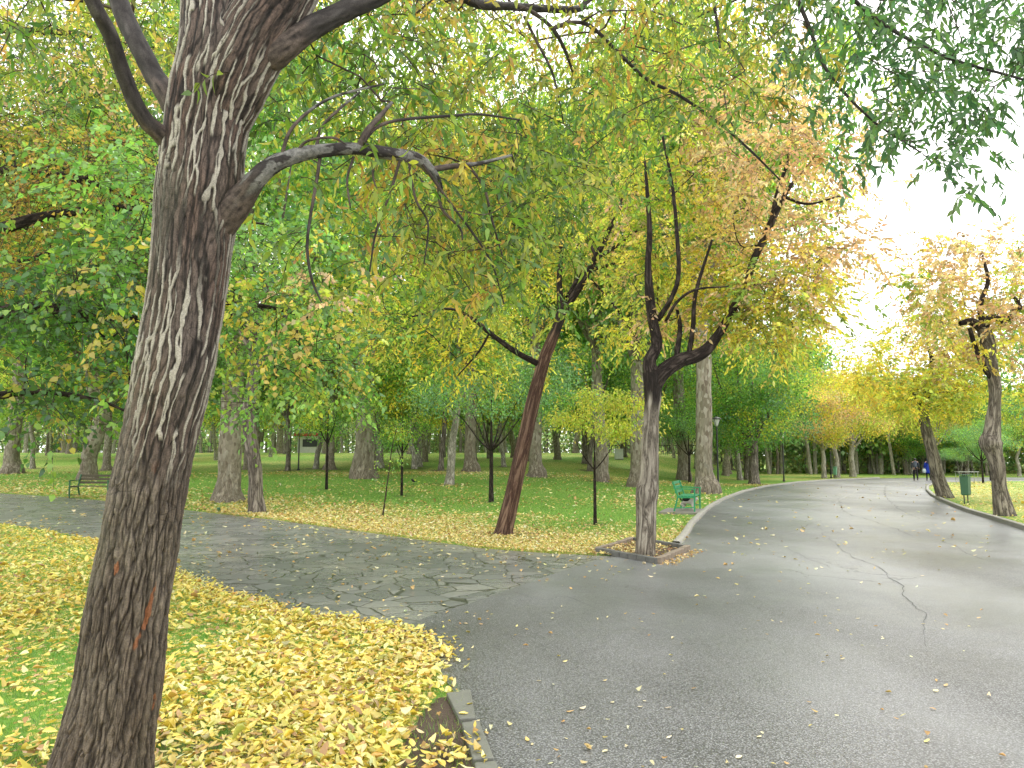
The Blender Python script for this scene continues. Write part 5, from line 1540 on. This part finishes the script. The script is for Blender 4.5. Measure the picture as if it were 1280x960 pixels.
M['fur_w'] = plain('white_fur', (.6, .57, .53), .9); M['fur_b'] = plain('black_fur', (.02, .02, .02), .9)
def cat(loc, rz):
    t = thing('cat', 'black and white cat with raised tail under the bright green bench', 'cat', loc, rz); t.scale = (1.15,) * 3
    V = [(0, -.14, .21), (0, 0, .22), (0, .14, .22), (0, .20, .27), (0, .25, .30), (0, .295, .29),
         (-.05, -.15, .15), (-.05, -.11, .10), (-.05, -.16, .055), (-.05, -.14, .012), (.05, -.15, .15), (.05, -.09, .10), (.05, -.14, .055), (.05, -.12, .012),
         (-.045, .14, .14), (-.045, .13, .07), (-.045, .145, .012), (.045, .14, .14), (.045, .16, .07), (.045, .175, .012)]
    E = [(0, 1), (1, 2), (2, 3), (3, 4), (4, 5), (0, 6), (6, 7), (7, 8), (8, 9), (0, 10), (10, 11), (11, 12), (12, 13), (2, 14), (14, 15), (15, 16), (2, 17), (17, 18), (18, 19)]
    R_ = [.065, .062, .07, .045, .052, .025, .045, .028, .016, .018, .045, .028, .016, .018, .032, .02, .018, .032, .02, .018]
    skin('body', V, E, R_, M['fur_w'], t, 2)
    skin('saddle_patch', [(0, -.15, .235), (0, 0, .25), (0, .09, .245)], [(0, 1), (1, 2)], [.07, .068, .062], M['fur_b'], t, 2)
    skin('tail', [(0, -.17, .23), (0, -.23, .30), (0, -.22, .40), (.01, -.26, .48)], [(0, 1), (1, 2), (2, 3)], [.022, .018, .016, .012], M['fur_b'], t, 1)
    m = MB()
    for s in (-1, 1): m.add([(s * .015, .235, .335), (s * .045, .235, .33), (s * .033, .235, .385), (s * .03, .255, .335)], [(0, 1, 2), (0, 2, 3), (1, 3, 2), (0, 3, 1)])
    m.build('ear', M['fur_b'], t)
p = G(861, 641); cat((p[0], p[1] + .1, .075), math.radians(-130))
def bird():
    p = G(517, 606); t = thing('bird', 'small black and white magpie like bird on the lawn by the crooked young tree', 'bird', p, 1.0)
    t['label'] = 'small black and white bird on the lawn beside the crooked young tree'
    t.scale = (1.3,) * 3
    skin('body', [(0, -.07, .12), (0, 0, .13), (0, .06, .16), (0, .09, .205), (0, .125, .205)], [(0, 1), (1, 2), (2, 3), (3, 4)], [.03, .052, .045, .03, .008], M['fur_b'], t, 2)
    skin('belly', [(0, -.02, .105), (0, .04, .115)], [(0, 1)], [.04, .04], M['fur_w'], t, 2)
    MB().add([(-.015, -.07, .12), (.015, -.07, .12), (.022, -.27, .11), (-.022, -.27, .11), (0, -.07, .135), (0, -.27, .12)], [(0, 1, 2, 3), (0, 3, 5, 4), (1, 4, 5, 2)]).build('tail', M['fur_b'], t)
    m = MB()
    for s in (-.02, .02): m.bar((s, 0, .1), (s, .01, 0), .007, n=5)
    m.build('leg', M['fur_b'], t)
bird()

# ================================================================== LIGHT, WORLD, CAMERA
w = bpy.data.worlds.new('World'); scene.world = w; w.use_nodes = True
nt = w.node_tree; nt.nodes.clear()
out = nt.nodes.new('ShaderNodeOutputWorld'); bgn = nt.nodes.new('ShaderNodeBackground')
sky = nt.nodes.new('ShaderNodeTexSky'); sky.sky_type = 'NISHITA'; sky.sun_disc = False
SUN_EL, SUN_AZ = math.radians(52), math.radians(25)
sky.sun_elevation = SUN_EL; sky.sun_rotation = SUN_AZ; sky.dust_density = 3.0; sky.air_density = 1.0
mx = nt.nodes.new('ShaderNodeMix'); mx.data_type = 'RGBA'; mx.inputs[0].default_value = .88
nt.links.new(sky.outputs[0], mx.inputs[6]); mx.inputs[7].default_value = (16.2, 16.0, 15.6, 1)   # cloud layer
nt.links.new(mx.outputs[2], bgn.inputs[0]); bgn.inputs[1].default_value = .168
nt.links.new(bgn.outputs[0], out.inputs[0])
sd = bpy.data.lights.new('Sun', 'SUN'); sd.energy = 1.5; sd.angle = math.radians(14); sd.color = (1, .97, .92)
so = bpy.data.objects.new('sun', sd); COL.objects.link(so)
dv = Vector((math.sin(SUN_AZ) * math.cos(SUN_EL), math.cos(SUN_AZ) * math.cos(SUN_EL), math.sin(SUN_EL)))
so.rotation_euler = dv.to_track_quat('Z', 'Y').to_euler()

cam = bpy.data.cameras.new('Camera'); co = bpy.data.objects.new('Camera', cam); COL.objects.link(co)
co.location = (0, 0, CH); co.rotation_euler = (math.pi / 2 + PITCH, 0, 0)
cam.sensor_width = 36; cam.lens = F_PX / 1280 * 36; cam.clip_end = 3000; cam.clip_start = .05
scene.camera = co
scene.view_settings.view_transform = 'Standard'; scene.view_settings.look = 'None'; scene.view_settings.exposure = 0; scene.view_settings.gamma = 1
cy = scene.cycles
cy.max_bounces = 8; cy.diffuse_bounces = 5; cy.glossy_bounces = 2; cy.transmission_bounces = 5; cy.transparent_max_bounces = 4
cy.use_denoising = True; cy.use_adaptive_sampling = True; cy.adaptive_threshold = .03
cy.caustics_reflective = False; cy.caustics_refractive = False
lawn = bpy.data.objects['lawn']
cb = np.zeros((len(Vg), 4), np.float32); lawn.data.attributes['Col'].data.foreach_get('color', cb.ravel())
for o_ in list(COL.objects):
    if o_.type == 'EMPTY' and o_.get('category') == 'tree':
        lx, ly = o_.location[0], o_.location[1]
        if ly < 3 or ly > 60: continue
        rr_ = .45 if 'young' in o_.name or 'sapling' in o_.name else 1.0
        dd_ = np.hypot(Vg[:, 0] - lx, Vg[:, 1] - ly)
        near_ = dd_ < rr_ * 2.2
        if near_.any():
            f_ = np.clip(1.25 - dd_[near_] / rr_ + .5 * pn(Vg[near_] * 2.5, 90), 0, .85)  # darker soil ring at each tree base, doubling as painted contact shadow
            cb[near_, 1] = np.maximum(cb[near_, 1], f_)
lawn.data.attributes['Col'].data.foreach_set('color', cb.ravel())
# prototypes never placed are not left behind
for pr in protos.values():
    if not pr['used']:
        for c in list(pr['root'].children): bpy.data.objects.remove(c)
        bpy.data.objects.remove(pr['root'])
print('done', time.time() - T0)
